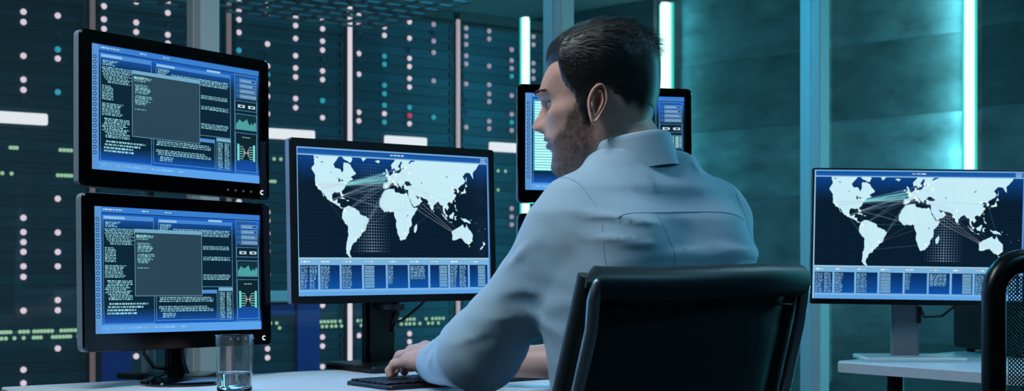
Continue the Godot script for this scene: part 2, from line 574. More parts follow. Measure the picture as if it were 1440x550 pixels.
func build_racks() -> void:
	var names := [
		"unlit black server rack at the row's end, beyond the rack with long green port rows", "black server rack just beside the stacked pair of monitors, with long green port rows",
		"black server rack hidden largely behind the upper stacked monitor", "black server rack showing between the stacked monitors and the desk map monitor's top",
		"black server rack above the desk map monitor, with the only red light", "black server rack behind the standing cyan tube light, nearest to the seated man's face"]
	var dome := Geo.new()
	dome.lathe([Vector2(0.0138, 0), Vector2(0.0136, 0.003), Vector2(0.0118, 0.0072), Vector2(0.0078, 0.0103), Vector2(0.003, 0.0117), Vector2(0.0, 0.012)], 14, Vector3.ZERO, Basis(Vector3.RIGHT, PI / 2))
	var dome_mesh := dome.mesh()
	var unit := Geo.new()
	unit.box(Vector3(0, 0, -0.02), Vector3(0.545, 0.0434, 0.04), 0.0015)
	for s in [-1.0, 1.0]:
		unit.box(Vector3(s * 0.262, 0, 0.004), Vector3(0.012, 0.028, 0.012), 0.002)
	var unit_mesh := unit.mesh()
	var tones := []
	for k in 3:
		var m: StandardMaterial3D = M.unit.duplicate()
		m.albedo_color = M.unit.albedo_color * [0.92, 1.0, 1.08][k]
		m.albedo_color.a = 1.0
		tones.append(m)
	var kinds := {"w": M.led_white, "s": M.led_veiled, "c": M.led_cyan, "r": M.led_red}
	var post_glow := [0.1, 0.15, 0.16, 0.20, 0.95, 0.52].map(func(e): return glow(Color(0.86, 0.76, 0.80).lerp(Color(0.92, 0.88, 0.92), e), e))  # the posts' brightness put in as glow, one strength per rack
	var cols := [0.05, 0.187, 0.325, 0.461]
	for r in range(-1, 5):
		var u0 := 1.24 + 0.6 * r
		var t := thing("server_rack", names[r + 1], "server rack", fr(u0, 0, -5.521), TURN, "server racks behind the glass")
		var g := Geo.new()
		g.box(Vector3(0.3, 1.105, -0.52), Vector3(0.598, 2.21, 0.94), 0.004)
		put("cabinet", g, M.rack, t)
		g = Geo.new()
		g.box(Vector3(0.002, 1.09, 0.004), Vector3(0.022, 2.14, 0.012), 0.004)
		put("glowing_post", g, post_glow[r + 1], t)  # rack post with its brightness painted in as glow
		g = Geo.new()
		g.box(Vector3(0.3, 2.18, -0.03), Vector3(0.57, 0.05, 0.05), 0.004)
		put("crossbar", g, M.rack, t)
		g = Geo.new()
		g.box(Vector3(0.3, 0.06, -0.03), Vector3(0.57, 0.1, 0.05), 0.004)
		put("crossbar", g, M.rack, t)
		for k in 45:
			var o := put("server_unit", unit_mesh, tones[(k * 7 + r * 3 + 30) % 3], t)
			o.position = Vector3(0.3, 0.146 + k * 0.0446, -0.006 - (0.003 if (k + r) % 3 == 0 else 0.0))
		g = Geo.new()                                    # the lit name strip on the rack's front
		g.slab(0.232, 0.046, 0.008, 0.0, 0.012, 0.003, Vector3(0.303, 1.547, 0.0))
		put("label_light", g, M.label_lamp, t)
		if r == 2:
			g = Geo.new()
			g.box(Vector3(0.385, 0.45, 0.003), Vector3(0.115, 0.72, 0.02), 0.003)
			g.box(Vector3(0.20, 0.76, 0.003), Vector3(0.23, 0.05, 0.02), 0.003)
			put("blue_panel", g, M.blue_panel, t)
			g = Geo.new()
			g.box(Vector3(0.21, 0.82, 0.02), Vector3(0.26, 0.05, 0.06), 0.004)
			put("cable_tray", g, M.mullion, t)
		if r == 1:
			g = Geo.new()
			g.box(Vector3(0.1, 0.40, 0.003), Vector3(0.13, 0.42, 0.02), 0.003)
			put("blue_panel", g, M.blue_panel, t)
		var lit := {}
		for row in LIGHTS:
			if row[0] != r:
				continue
			for h in row[3]:
				var o := put("led_light", dome_mesh, kinds[row[2]], t)
				o.position = Vector3(cols[row[1]], h / 1000.0, 0.001)
				o.scale = Vector3.ONE * 0.9
				lit["%d %d" % [row[1], roundi(h / 20.0)]] = true
		for col in 4:                                    # the lights that are off
			for grp in 4:
				for k in 3:
					var h := 2120 - 137 * grp - 40 * k
					if rng.randf() < 0.33 and r >= 0 and not [-1, 0, 1].any(func(d): return lit.has("%d %d" % [col, roundi(h / 20.0) + d])):
						var o := put("led_light", dome_mesh, M.led_off, t)
						o.position = Vector3(cols[col], h / 1000.0, 0.0)
						o.scale = Vector3.ONE * 0.8
		for row in PORTS:
			for mm in row[1]:
				var x: float = mm / 1000.0 - u0
				if x >= 0.0 and x < 0.6:
					var o := put("port_light", dome_mesh, M.led_green, t)
					o.position = Vector3(x, row[0], 0.001)
					o.scale = Vector3.ONE * 0.58
	# the open metal raft that hangs over the aisle
	var raft := thing("ceiling_raft", "open metal grid hanging over the aisle in front of the server racks", "metal grid", fr(0, 2.05, 0), TURN)
	var g := Geo.new()
	for k in 44:
		g.box(Vector3(-0.9 + k * 0.0935, 0, -4.72), Vector3(0.022, 0.006, 1.46), 0.0)
	for k in 14:
		g.box(Vector3(1.11, 0, -5.43 + k * 0.11), Vector3(4.04, 0.006, 0.026), 0.0)
	tag(put("grid_bars", g, M.raft, raft), "", "", "", "stuff").remove_meta("label")
	g = Geo.new()
	for x in [-0.8, 1.1, 3.0]:
		g.tube([Vector3(x, 0, -4.2), Vector3(x, 0.455, -4.2)], 0.006, 6)
		g.tube([Vector3(x, 0, -5.3), Vector3(x, 0.455, -5.3)], 0.006, 6)
	put("hanger_rod", g, M.housing, raft)


func build_partition() -> void:
	var t := Node3D.new()
	t.name = "window_1"
	tag(t, "glass partition with grey metal posts between the office and the server room", "", "", "structure")
	add_child(t)
	t.position = fr(0, 0, -3.471)
	t.rotation.y = TURN
	for k in range(-4, 2):
		var g := Geo.new()
		var x := 2.719 + k * 1.237
		g.box(Vector3(x, 1.255, -0.05), Vector3(0.055, 2.51, 0.1), 0.003)
		g.box(Vector3(x, 1.255, -0.05), Vector3(0.062, 2.51, 0.012), 0.001)
		put("mullion", g, M.mullion, t)
		var w := (1.237 if k < 1 else 5.62 - x) - 0.055
		if w > 0.1:
			var pane := Geo.new()
			pane.sheet(Vector3(x + 0.0275, 2.42, -0.035), Vector3(w, 0, 0), Vector3(0, -2.36, 0), Vector3(0, 0, 1))
			put("pane", pane, M.pane, t)
	var g := Geo.new()
	g.box(Vector3(1.4, 2.465, -0.05), Vector3(8.6, 0.09, 0.1), 0.003)
	g.box(Vector3(1.4, 0.03, -0.05), Vector3(8.6, 0.06, 0.1), 0.003)
	put("rail", g, M.mullion, t)


# ---------------------------------------------------------------- desks
func build_desks() -> void:
	var t := thing("desk", "long pale desk carrying the stacked monitors, the big map monitor and the keyboard", "desk", fr(1.415, 0, -2.30), TURN)
	var g := Geo.new()
	g.box(Vector3(0, DESK - 0.0125, 0), Vector3(1.43, 0.025, 0.63), 0.003)
	put("desk_top", g, M.desk, t)
	for x in [-0.62, 0.62]:
		for z in [-0.25, 0.25]:
			g = Geo.new()
			g.box(Vector3(x, 0.355, z), Vector3(0.05, 0.71, 0.05), 0.004)
			put("leg", g, M.leg, t)
	g = Geo.new()
	g.box(Vector3(0, 0.67, -0.25), Vector3(1.2, 0.05, 0.03), 0.003)
	put("crossbar", g, M.leg, t)
	# the desk at the edge of the picture
	t = thing("desk", "pale desk with a rounded front edge under the map monitor beside the mesh chair", "desk", Vector3(0.763, 0, -3.199), -0.877)
	g = Geo.new()
	# local x runs along the edge that is seen, towards the camera; local z points out of it
	g.slab(1.1, 0.8, 0.02, -0.026, 0.0, 0.004, Vector3(0.55, DESK, -0.4), Basis(Vector3.RIGHT, -PI / 2))
	put("desk_top", g, M.desk, t)
	for x in [0.1, 1.0]:
		for z in [-0.1, -0.7]:
			g = Geo.new()
			g.tube([Vector3(x, 0.0, z), Vector3(x, DESK - 0.026, z)], 0.02, 16)
			put("leg", g, M.leg, t)


# ---------------------------------------------------------------- screens
func fill(im: Image, u0: float, v0: float, u1: float, v1: float, c: Color) -> void:
	var w := im.get_width()
	var h := im.get_height()
	im.fill_rect(Rect2i(roundi(u0 * w), roundi(v0 * h), maxi(1, roundi((u1 - u0) * w)), maxi(1, roundi((v1 - v0) * h))), c)


func frame(im: Image, u0: float, v0: float, u1: float, v1: float, c: Color, t := 2) -> void:
	var w := float(im.get_width())
	var h := float(im.get_height())
	fill(im, u0, v0, u1, v0 + t / h, c); fill(im, u0, v1 - t / h, u1, v1, c)
	fill(im, u0, v0, u0 + t / w, v1, c); fill(im, u1 - t / w, v0, u1, v1, c)


func fade(im: Image, u0: float, v0: float, u1: float, v1: float, a: Color, b: Color) -> void:
	var n := maxi(1, roundi((v1 - v0) * im.get_height()))
	for k in n:
		fill(im, u0, v0 + k / float(im.get_height()), u1, v0 + (k + 1) / float(im.get_height()), a.lerp(b, float(k) / n))


func blend(im: Image, x: int, y: int, c: Color, a: float) -> void:
	if x >= 0 and y >= 0 and x < im.get_width() and y < im.get_height():
		im.set_pixel(x, y, im.get_pixel(x, y).lerp(c, a))


func stroke(im: Image, p: Vector2, q: Vector2, c: Color, a: float, thick := 1) -> void:
	var n := ceili(maxf(absf(q.x - p.x), absf(q.y - p.y)))
	for k in n + 1:
		var s := p.lerp(q, float(k) / maxi(n, 1))
		for dx in thick:
			for dy in thick:
				blend(im, int(s.x) + dx, int(s.y) + dy, c, a)


func lines_of_text(im: Image, u0: float, v0: float, u1: float, v1: float, c: Color, pitch := 0.0145, ragged := 0.5, indent := 0.0) -> void:   # type too small to read: dashes of word length
	var y := v0
	var wid := u1 - u0
	var lead := 0.0
	var length := wid
	while y < v1 - 0.004:
		length = clampf(length + rng.randf_range(-0.35, 0.35) * wid * ragged, wid * (1.0 - ragged), wid)
		lead = clampf(lead + rng.randf_range(-0.3, 0.3) * indent, 0.0, indent)
		var x := u0 + lead
		var end := minf(u1, x + length)
		while x < end:
			var word := rng.randf_range(0.006, 0.022)
			fill(im, x, y, minf(x + word, end), y + pitch * 0.55, c.darkened(rng.randf() * 0.25))
			x += word + 0.0045
		y += pitch


func polygon(im: Image, pts: PackedVector2Array, c: Color) -> void:
	var lo := 100000.0
	var hi := -1.0
	for p in pts:
		lo = minf(lo, p.y); hi = maxf(hi, p.y)
	for y in range(maxi(0, int(lo)), mini(im.get_height(), int(hi) + 1)):
		var cut := []
		for k in pts.size():
			var a := pts[k]
			var b := pts[(k + 1) % pts.size()]
			var yy := y + 0.5
			if (a.y <= yy) != (b.y <= yy):
				cut.append(a.x + (yy - a.y) / (b.y - a.y) * (b.x - a.x))
		cut.sort()
		for k in range(0, cut.size() - 1, 2):
			im.fill_rect(Rect2i(roundi(cut[k]), y, maxi(1, roundi(cut[k + 1]) - roundi(cut[k])), 1), c)


# outlines of the land, longitude and latitude in degrees
const LAND := [
	[-128, 72, -125, 60, -130, 55, -124, 48, -124, 40, -120, 34, -114, 30, -112, 25, -110, 23, -113, 31, -109, 25, -105, 20, -97, 16, -92, 14, -86, 11, -83, 8, -79, 8, -78, 9, -82, 9, -84, 11, -84, 15, -89, 16, -88, 21, -91, 19, -95, 18, -97, 22, -97, 27, -93, 30, -89, 29, -84, 30, -82, 26, -80, 26, -81, 31, -76, 35, -74, 40, -70, 42, -66, 44, -61, 46, -65, 48, -60, 50, -56, 52, -61, 56, -65, 60, -70, 62, -77, 62, -77, 56, -80, 52, -83, 56, -92, 57, -94, 60, -86, 66, -82, 69, -90, 72],
	[-78, 66, -72, 64, -65, 62, -62, 66, -68, 70, -76, 74, -84, 73, -80, 70],
	[-52, 76, -50, 70, -44, 64, -40, 66, -32, 69, -22, 71, -20, 76],
	[-24, 65, -18, 66, -14, 65, -18, 63],
	[-78, 8, -80, 2, -81, -5, -76, -14, -71, -18, -71, -30, -74, -40, -75, -50, -70, -54, -66, -55, -69, -50, -65, -42, -62, -39, -57, -37, -58, -34, -53, -33, -48, -27, -41, -22, -39, -15, -35, -8, -40, -3, -50, 0, -52, 5, -60, 9, -71, 12],
	[-85, 22, -78, 23, -74, 20, -79, 21], [-73, 20, -68, 19, -72, 18], 
	[-10, 37, -9, 43, -2, 44, -1, 47, -4, 48, 2, 51, 8, 54, 9, 57, 12, 56, 11, 54, 20, 55, 23, 58, 29, 60, 22, 61, 25, 65, 22, 66, 18, 62, 17, 58, 14, 56, 11, 59, 6, 58, 5, 62, 14, 68, 24, 71, 40, 67, 36, 64, 44, 66, 55, 69, 68, 69, 72, 73, 100, 77, 115, 74, 140, 73, 160, 70, 170, 69, 162, 62, 156, 58, 157, 52, 150, 58, 142, 58, 136, 54, 141, 50, 138, 46, 131, 43, 127, 40, 129, 36, 126, 34, 125, 39, 121, 40, 118, 38, 122, 37, 119, 35, 122, 31, 119, 25, 113, 22, 108, 21, 106, 18, 109, 13, 106, 9, 102, 13, 100, 13, 103, 3, 101, 3, 98, 9, 98, 16, 94, 17, 90, 22, 86, 20, 80, 15, 80, 10, 77, 8, 73, 17, 72, 21, 67, 25, 57, 27, 51, 28, 48, 30, 52, 24, 57, 24, 60, 22, 55, 17, 45, 13, 43, 15, 39, 21, 35, 28, 35, 36, 30, 36, 27, 38, 29, 41, 36, 41, 42, 42, 36, 46, 30, 46, 28, 43, 23, 40, 24, 37, 20, 40, 13, 46, 18, 40, 16, 38, 11, 42, 8, 44, 3, 42, 0, 38, -5, 36],
	[-6, 50, 1, 51, 0, 54, -3, 58, -5, 58, -3, 54], [-10, 52, -6, 53, -7, 55], [48, 38, 53, 38, 52, 43, 48, 46, 47, 43],
	[-6, 35, 10, 37, 11, 33, 20, 31, 32, 31, 35, 27, 38, 20, 43, 12, 51, 12, 46, 3, 40, -4, 40, -15, 35, -20, 35, -25, 32, -29, 27, -34, 19, -35, 15, -27, 12, -17, 13, -8, 9, -1, 9, 4, 4, 6, -8, 4, -13, 9, -17, 14, -16, 21, -12, 28],
	[49, -12, 50, -16, 47, -25, 44, -24, 44, -17], [80, 9, 82, 7, 80, 6],
	[130, 31, 132, 34, 137, 34, 140, 35, 141, 39, 140, 41, 138, 37, 133, 36], [140, 42, 145, 43, 142, 46], [142, 47, 144, 50, 143, 54], [121, 25, 122, 23, 120, 22], [120, 18, 122, 18, 122, 14, 126, 8, 122, 10],
	[95, 5, 104, -3, 106, -6, 102, -4], [105, -7, 114, -8, 115, -9, 106, -7.5], [109, 1, 113, 3, 117, 7, 119, 5, 116, -4, 111, -3], [120, 1, 125, 1, 121, -1, 123, -5, 120, -5, 119, -2], [131, -1, 135, -3, 141, -3, 147, -6, 150, -10, 143, -8, 138, -8, 133, -4],
	[114, -22, 122, -18, 129, -15, 136, -12, 136, -15, 140, -17, 142, -11, 146, -19, 153, -25, 153, -31, 150, -37, 146, -39, 140, -38, 136, -35, 131, -31, 124, -33, 115, -34], [145, -41, 148, -41, 147, -43],
	[173, -35, 178, -38, 175, -41, 173, -39], [172, -41, 174, -42, 167, -46, 168, -44], [150, -5, 152, -4, 151, -6], [158, -8, 161, -10, 159, -9], [166, -21, 167, -22, 164, -20], [178, -17, 179, -18, 177, -18]]
const TOWNS := [-122, 38, -118, 34, -74, 41, -80, 26, -99, 19, -75, 4, -47, -23, -58, -34, 0, 51, 2, 48, -4, 40, 13, 52, 18, 59, 31, 30, 3, 6, 37, 55, 29, 41, 55, 25, 72, 19, 77, 28, 78, 13, 100, 14, 104, 1, 114, 22, 121, 31, 127, 37, 140, 36, 151, -34, 145, -38, 28, -26, 116, 40, 9, 45, 30, 60, 24, 60, 12, 42]


func spot(lon: float, lat: float) -> Vector2:
	var u := (2.17 * lon + 371.0 - 35.0) / 740.0
	var y := 250.0 - 2.15 * lat * (1.0 + 0.25 * pow(lat / 70.0, 2.0)) if lat < 71.0 else 60.0 - (lat - 71.0) * 4.0
	return Vector2(u * 1024.0, (y - 48.0) / 455.0 * 632.0)


func map_picture(dots_at: float) -> Image:
	var im := Image.create(1024, 632, false, Image.FORMAT_RGB8)
	im.fill(Color8(7, 26, 44))
	fade(im, 0, 0.05, 1, 0.24, Color8(12, 66, 140), Color8(7, 27, 46))
	for k in 64:                                          # fine squares over the sea
		for y in range(30, 470):
			blend(im, k * 16, y, Color8(20, 60, 90), 0.45)
	for k in 28:
		for x in 1024:
			blend(im, x, 34 + k * 16, Color8(20, 60, 90), 0.45)
	for row in LAND:
		var pts := PackedVector2Array()
		for k in range(0, row.size(), 2):
			var p := spot(row[k], row[k + 1])
			pts.append(p)
		var rough := PackedVector2Array()                  # a coast is never straight
		for k in pts.size():
			var a := pts[k]
			var b := pts[(k + 1) % pts.size()]
			var n := maxi(1, int(a.distance_to(b) / 7.0))
			for j in n:
				var p := a.lerp(b, float(j) / n)
				if n > 1 and j > 0: p += Vector2(rng.randf_range(-2.2, 2.2), rng.randf_range(-2.2, 2.2))
				rough.append(p)
		polygon(im, rough, Color8(198, 236, 248))
	for lake in [[-88, 47, -84, 46, -82, 43, -86, 42, -86, 46], [-82, 45, -80, 43, -77, 44, -80, 45], [-115, 62, -110, 62, -113, 61], [-125, 66, -118, 66, -120, 65], [-98, 53, -97, 51, -99, 52], [32, 1, 34, 0, 32, -2], [58, 46, 61, 45, 59, 44], [104, 52, 109, 55, 106, 52]]:
		var pts := PackedVector2Array()
		for k in range(0, lake.size(), 2):
			pts.append(spot(lake[k], lake[k + 1]))
		polygon(im, pts, Color8(20, 52, 80))
	for i in 15:                                          # a band of bright dots, fading at its sides
		var strength := 0.8 * (1.0 - absf(i - 7.0) / 8.0)
		for j in 30:
			for dx in 7:
				for dy in 7:
					blend(im, int(dots_at * 1024) + (i - 7) * 13 + dx, 60 + j * 13 + dy, Color8(170, 205, 230), strength * (0.25 + 0.023 * j))
	var tint := [Color8(150, 225, 235), Color8(200, 215, 235), Color8(220, 200, 195), Color8(160, 190, 230), Color8(200, 170, 200)]
	for k in 90:
		var a := rng.randi_range(0, TOWNS.size() / 2 - 1)
		var b := rng.randi_range(0, TOWNS.size() / 2 - 1)
		if k < 46:
			a = [0, 1, 2, 3, 4, 5, 6][k % 7]; b = [8, 9, 10, 11, 12, 14, 31, 34][k % 8]
		var p := spot(TOWNS[a * 2], TOWNS[a * 2 + 1])
		var q := spot(TOWNS[b * 2], TOWNS[b * 2 + 1])
		if absf(p.x - q.x) < 420.0:
			stroke(im, p, q, tint[k % 5], 0.15, 2)
	for k in 24:
		var p := spot(-76 + rng.randf() * 3, 38 + rng.randf() * 4)
		var q := spot(-8 + rng.randf() * 12, 42 + rng.randf() * 14)
		stroke(im, p, q, Color8(130, 220, 225), 0.3, 2)
	for k in 3:
		stroke(im, spot([31, 45, 60][k], [28, 12, 18][k]), spot(118 + k * 9, -24 - k * 5), tint[[3, 2, 2][k]], 0.4, 2)
	for k in range(0, TOWNS.size(), 2):
		var p := spot(TOWNS[k], TOWNS[k + 1])
		for dx in range(-9, 10):
			for dy in range(-9, 10):
				var d := Vector2(dx, dy).length()
				if d < 9.0: blend(im, int(p.x) + dx, int(p.y) + dy, Color8(236, 255, 240), 0.95 if d < 4.5 else 0.75 * (9.0 - d) / 4.5)
	# bars above
	fill(im, 0, 0, 1, 0.052, Color8(34, 96, 168))
	fade(im, 0.008, 0.012, 0.985, 0.042, Color8(20, 78, 150), Color8(30, 98, 176))
	fill(im, 0, 0, 1, 0.010, Color8(110, 170, 225)); fill(im, 0, 0.046, 1, 0.054, Color8(140, 190, 232))
	lines_of_text(im, 0.465, 0.02, 0.535, 0.034, Color8(215, 232, 245), 0.016, 0.05)
	for k in 3:
		fill(im, 0.955, 0.014 + k * 0.011, 0.985, 0.020 + k * 0.011, Color8(150, 195, 235))
	# the tables below
	fade(im, 0, 0.742, 1, 1.0, Color8(120, 180, 220), Color8(120, 178, 232))
	fill(im, 0, 0.742, 1, 0.752, Color8(165, 205, 230))
	var edge := [0.008, 0.103, 0.207, 0.318, 0.438, 0.553, 0.662, 0.770, 0.880, 0.992]
	for k in 9:
		lines_of_text(im, edge[k] + 0.008, 0.764, edge[k] + 0.05, 0.778, Color8(225, 240, 248), 0.02, 0.2)
		fade(im, edge[k] + 0.003, 0.792, edge[k + 1] - 0.007, 0.955, Color8(8, 42, 92), Color8(14, 84, 168))
		var w: float = edge[k + 1] - edge[k] - 0.014
		var c := Color8(140, 196, 224)
		if k in [0, 6 + 1]:
			lines_of_text(im, edge[k] + 0.006, 0.80, edge[k] + 0.006 + w * 0.44, 0.952, c, 0.0085, 0.3)
			lines_of_text(im, edge[k] + 0.006 + w * 0.52, 0.80, edge[k] + 0.006 + w * 0.94, 0.952, c, 0.0085, 0.3)
		elif k == 3 or k == 6:
			var at: float = edge[k] + (0.006 if k == 3 else 0.006 + w * 0.5)
			for j in 13:
				fill(im, at, 0.80 + j * 0.0118, at + w * 0.46, 0.807 + j * 0.0118, c)
		elif k == 5:
			lines_of_text(im, edge[k] + 0.008, 0.802, edge[k] + w * 0.9, 0.90, c, 0.0105, 0.12)
		elif k == 8:
			for j in 13:
				fill(im, edge[k] + 0.05, 0.80 + j * 0.0118, edge[k] + 0.05 + w * 0.42, 0.807 + j * 0.0118, c)
		else:
			lines_of_text(im, edge[k] + 0.006, 0.80, edge[k] + 0.006 + w * (0.48 if k != 4 else 0.25), 0.952 if k != 4 else 0.93, c, 0.0085, 0.35)
	fill(im, 0, 0.972, 1, 1.0, Color8(96, 164, 228))
	fill(im, 0, 0, 0.007, 1, Color8(150, 195, 235)); fill(im, 0.992, 0, 1, 1, Color8(96, 150, 220))
	return im


func code_picture(listing: bool) -> Image:
	var im := Image.create(1024, 632, false, Image.FORMAT_RGB8)
	im.fill(Color8(6, 32, 50))
	fade(im, 0, 0.05, 1, 0.21, Color8(24, 92, 190), Color8(6, 34, 56))
	fade(im, 0, 0.80, 1, 0.93, Color8(6, 34, 56), Color8(20, 88, 188))
	var line := Color8(104, 160, 200)
	var text := Color8(150, 214, 230)
	fill(im, 0, 0, 1, 0.045, Color8(52, 118, 196))
	lines_of_text(im, 0.05, 0.014, 0.16, 0.030, Color8(190, 220, 240), 0.02, 0.1)
	lines_of_text(im, 0.27, 0.014, 0.31, 0.028, Color8(170, 205, 235), 0.02, 0.1)
	lines_of_text(im, 0.40, 0.014, 0.44, 0.028, Color8(170, 205, 235), 0.02, 0.1)
	fill(im, 0.0, 0.93, 1, 1.0, Color8(84, 152, 222))
	lines_of_text(im, 0.06, 0.952, 0.52, 0.972, Color8(140, 195, 238), 0.022, 0.05)
	fill(im, 0.0, 0.0, 0.042, 1.0, Color8(84, 140, 200))
	for k in 19:
		var p := Vector2(0.021 * 1024, (0.1 + k * 0.0425) * 632)
		for dx in range(-10, 11):
			for dy in range(-10, 11):
				var d := Vector2(dx, dy).length()
				if d < 10.0: blend(im, int(p.x) + dx, int(p.y) + dy, Color8(20, 60, 96) if d > 4.0 else Color8(150, 196, 226), 0.85)
	frame(im, 0.05, 0.065, 0.335, 0.925, line)
	if not listing:
		fill(im, 0.05, 0.065, 0.335, 0.10, Color8(70, 130, 196))
		fill(im, 0.055, 0.072, 0.17, 0.092, Color8(130, 180, 220))
		lines_of_text(im, 0.06, 0.115, 0.15, 0.16, text, 0.012, 0.7, 0.02)
		lines_of_text(im, 0.06, 0.17, 0.225, 0.30, text, 0.012, 0.6, 0.03)
		lines_of_text(im, 0.06, 0.32, 0.12, 0.44, text, 0.012, 0.6)
		lines_of_text(im, 0.06, 0.46, 0.19, 0.56, text, 0.0115, 0.3)
		lines_of_text(im, 0.06, 0.58, 0.21, 0.74, text, 0.0135, 0.6, 0.05)
		lines_of_text(im, 0.07, 0.76, 0.30, 0.86, text, 0.025, 0.7, 0.05)
		frame(im, 0.36, 0.075, 0.815, 0.63, line)
		fill(im, 0.36, 0.075, 0.815, 0.105, Color8(62, 124, 196))
		fill(im, 0.365, 0.08, 0.47, 0.1, Color8(130, 180, 220)); fill(im, 0.665, 0.06, 0.75, 0.078, Color8(140, 190, 225))
		lines_of_text(im, 0.37, 0.115, 0.44, 0.17, text, 0.011, 0.6, 0.02)
		for v in [[0.15, 0.205], [0.285, 0.325], [0.375, 0.41], [0.525, 0.575]]:
			lines_of_text(im, 0.45 if v[0] < 0.2 else 0.63, v[0], 0.80, v[1], text, 0.012, 0.25)
		frame(im, 0.345, 0.655, 0.715, 0.905, line)
		fill(im, 0.345, 0.655, 0.715, 0.685, Color8(76, 134, 190))
		lines_of_text(im, 0.36, 0.715, 0.69, 0.755, text, 0.015, 0.4, 0.03)
		lines_of_text(im, 0.36, 0.79, 0.69, 0.84, text, 0.012, 0.35, 0.05)
		lines_of_text(im, 0.38, 0.845, 0.46, 0.885, text, 0.014, 0.5, 0.02)
		frame(im, 0.725, 0.635, 0.815, 0.91, line)
		fill(im, 0.725, 0.635, 0.815, 0.665, Color8(110, 164, 196))
		lines_of_text(im, 0.733, 0.675, 0.765, 0.9, text, 0.0095, 0.15)
		lines_of_text(im, 0.775, 0.675, 0.807, 0.9, text, 0.0095, 0.15)
		fill(im, 0.225, 0.165, 0.622, 0.705, Color8(40, 66, 82))
		for k in 30:
			fill(im, 0.225, 0.2 + k * 0.0165, 0.622, 0.2025 + k * 0.0165, Color8(32, 56, 74))
		fill(im, 0.225, 0.165, 0.622, 0.193, Color8(106, 160, 190))
		lines_of_text(im, 0.235, 0.21, 0.30, 0.235, Color8(140, 210, 214), 0.012, 0.5)
		lines_of_text(im, 0.235, 0.215, 0.37, 0.255, Color8(140, 210, 214), 0.0135, 0.7)
		lines_of_text(im, 0.24, 0.275, 0.33, 0.35, Color8(140, 210, 214), 0.013, 0.6, 0.01)
		lines_of_text(im, 0.24, 0.365, 0.36, 0.45, Color8(140, 210, 214), 0.0135, 0.6, 0.02)
		lines_of_text(im, 0.24, 0.475, 0.31, 0.485, Color8(140, 210, 214), 0.013, 0.3)
		frame(im, 0.225, 0.165, 0.622, 0.705, Color8(120, 170, 200))
	else:
		fill(im, 0.05, 0.065, 0.37, 0.80, Color8(60, 150, 170))
		for k in 26:                                      # a list of pale bars and the curves that leave them
			fill(im, 0.06, 0.085 + k * 0.0275, 0.36, 0.105 + k * 0.0275, Color8(176, 244, 240))
			var p := Vector2(0.36 * 1024, (0.095 + k * 0.0275) * 632)
			for s in 24:
				var t0 := s / 24.0
				var t1 := (s + 1) / 24.0
				var f := func(q: float) -> Vector2: return Vector2(p.x + q * 130.0, lerpf(p.y, 470.0 + k * 2.0, q * q * (3.0 - 2.0 * q)))
				stroke(im, f.call(t0), f.call(t1), Color8(150, 220, 225), 0.5, 2)
		frame(im, 0.52, 0.07, 0.82, 0.62, line)
		lines_of_text(im, 0.54, 0.1, 0.80, 0.6, text, 0.02, 0.5)
	# the column at the far side
	frame(im, 0.84, 0.055, 0.988, 0.925, line)
	fill(im, 0.845, 0.058, 0.92, 0.075, Color8(40, 80, 140))
	fade(im, 0.843, 0.08, 0.985, 0.27, Color8(24, 84, 160), Color8(30, 70, 110))
	for k in 4:
		fill(im, 0.85, 0.093 + k * 0.046, 0.868, 0.115 + k * 0.046, Color8(40, 96, 170))
		frame(im, 0.874, 0.09 + k * 0.046, 0.98, 0.121 + k * 0.046, Color8(150, 190, 220))
		fill(im, 0.88, 0.098 + k * 0.046, 0.88 + 0.07 + 0.01 * k, 0.114 + k * 0.046, Color8(120, 160, 190))
	frame(im, 0.843, 0.285, 0.985, 0.37, line)
	for x in [0.862, 0.93]:
		fill(im, x, 0.32, x + 0.045, 0.345, Color8(190, 210, 220)); fill(im, x + 0.012, 0.326, x + 0.034, 0.339, Color8(30, 50, 60))
	fill(im, 0.845, 0.40, 0.985, 0.54, Color8(14, 48, 58))
	if not listing:
		var pts := PackedVector2Array([Vector2(0.85, 0.535)])
		var hills := [0.49, 0.475, 0.45, 0.46, 0.47, 0.465, 0.455, 0.44, 0.475, 0.495, 0.47, 0.49, 0.46, 0.47]
		for k in hills.size():
			pts.append(Vector2(0.85 + 0.13 * k / 13.0, hills[k]))
		pts.append(Vector2(0.98, 0.535))
		for k in pts.size():
			pts[k] = pts[k] * Vector2(1024, 632)
		polygon(im, pts, Color8(70, 150, 150))
		for k in range(2, 14):
			stroke(im, pts[k - 1] - Vector2(0, 26), pts[k] - Vector2(0, 26 + (k % 3) * 6), Color8(10, 20, 24), 0.8, 2)
	else:
		for k in 3:
			fill(im, 0.852 + k * 0.045, 0.41, 0.89 + k * 0.045, 0.53, Color8(120, 170, 180))
			lines_of_text(im, 0.874 + k * 0.045, 0.415, 0.89 + k * 0.045, 0.53, Color8(14, 40, 48), 0.012, 0.8)
	frame(im, 0.845, 0.40, 0.985, 0.54, line)
	fade(im, 0.845, 0.565, 0.985, 0.905, Color8(8, 30, 38), Color8(20, 80, 170))
	fill(im, 0.845, 0.565, 0.985, 0.80, Color8(8, 32, 40))
	frame(im, 0.845, 0.565, 0.985, 0.905, line)
	lines_of_text(im, 0.89, 0.6, 0.94, 0.612, Color8(170, 190, 190), 0.015, 0.1)
	for s in [-1.0, 1.0]:
		fill(im, 0.915 + s * 0.052 - 0.007, 0.665, 0.915 + s * 0.052 + 0.007, 0.81, Color8(104, 204, 200))
		for k in 6:
			var y := (0.685 + k * 0.021) * 632
			stroke(im, Vector2((0.915 + s * 0.045) * 1024, y), Vector2((0.915 + s * 0.024) * 1024, y), Color8(140, 220, 214), 0.9, 3)
			stroke(im, Vector2((0.915 + s * 0.024) * 1024, y), Vector2((0.915 + s * 0.008) * 1024, lerpf(y, 0.737 * 632, 0.75)), Color8(180, 210, 200), 0.8, 2)
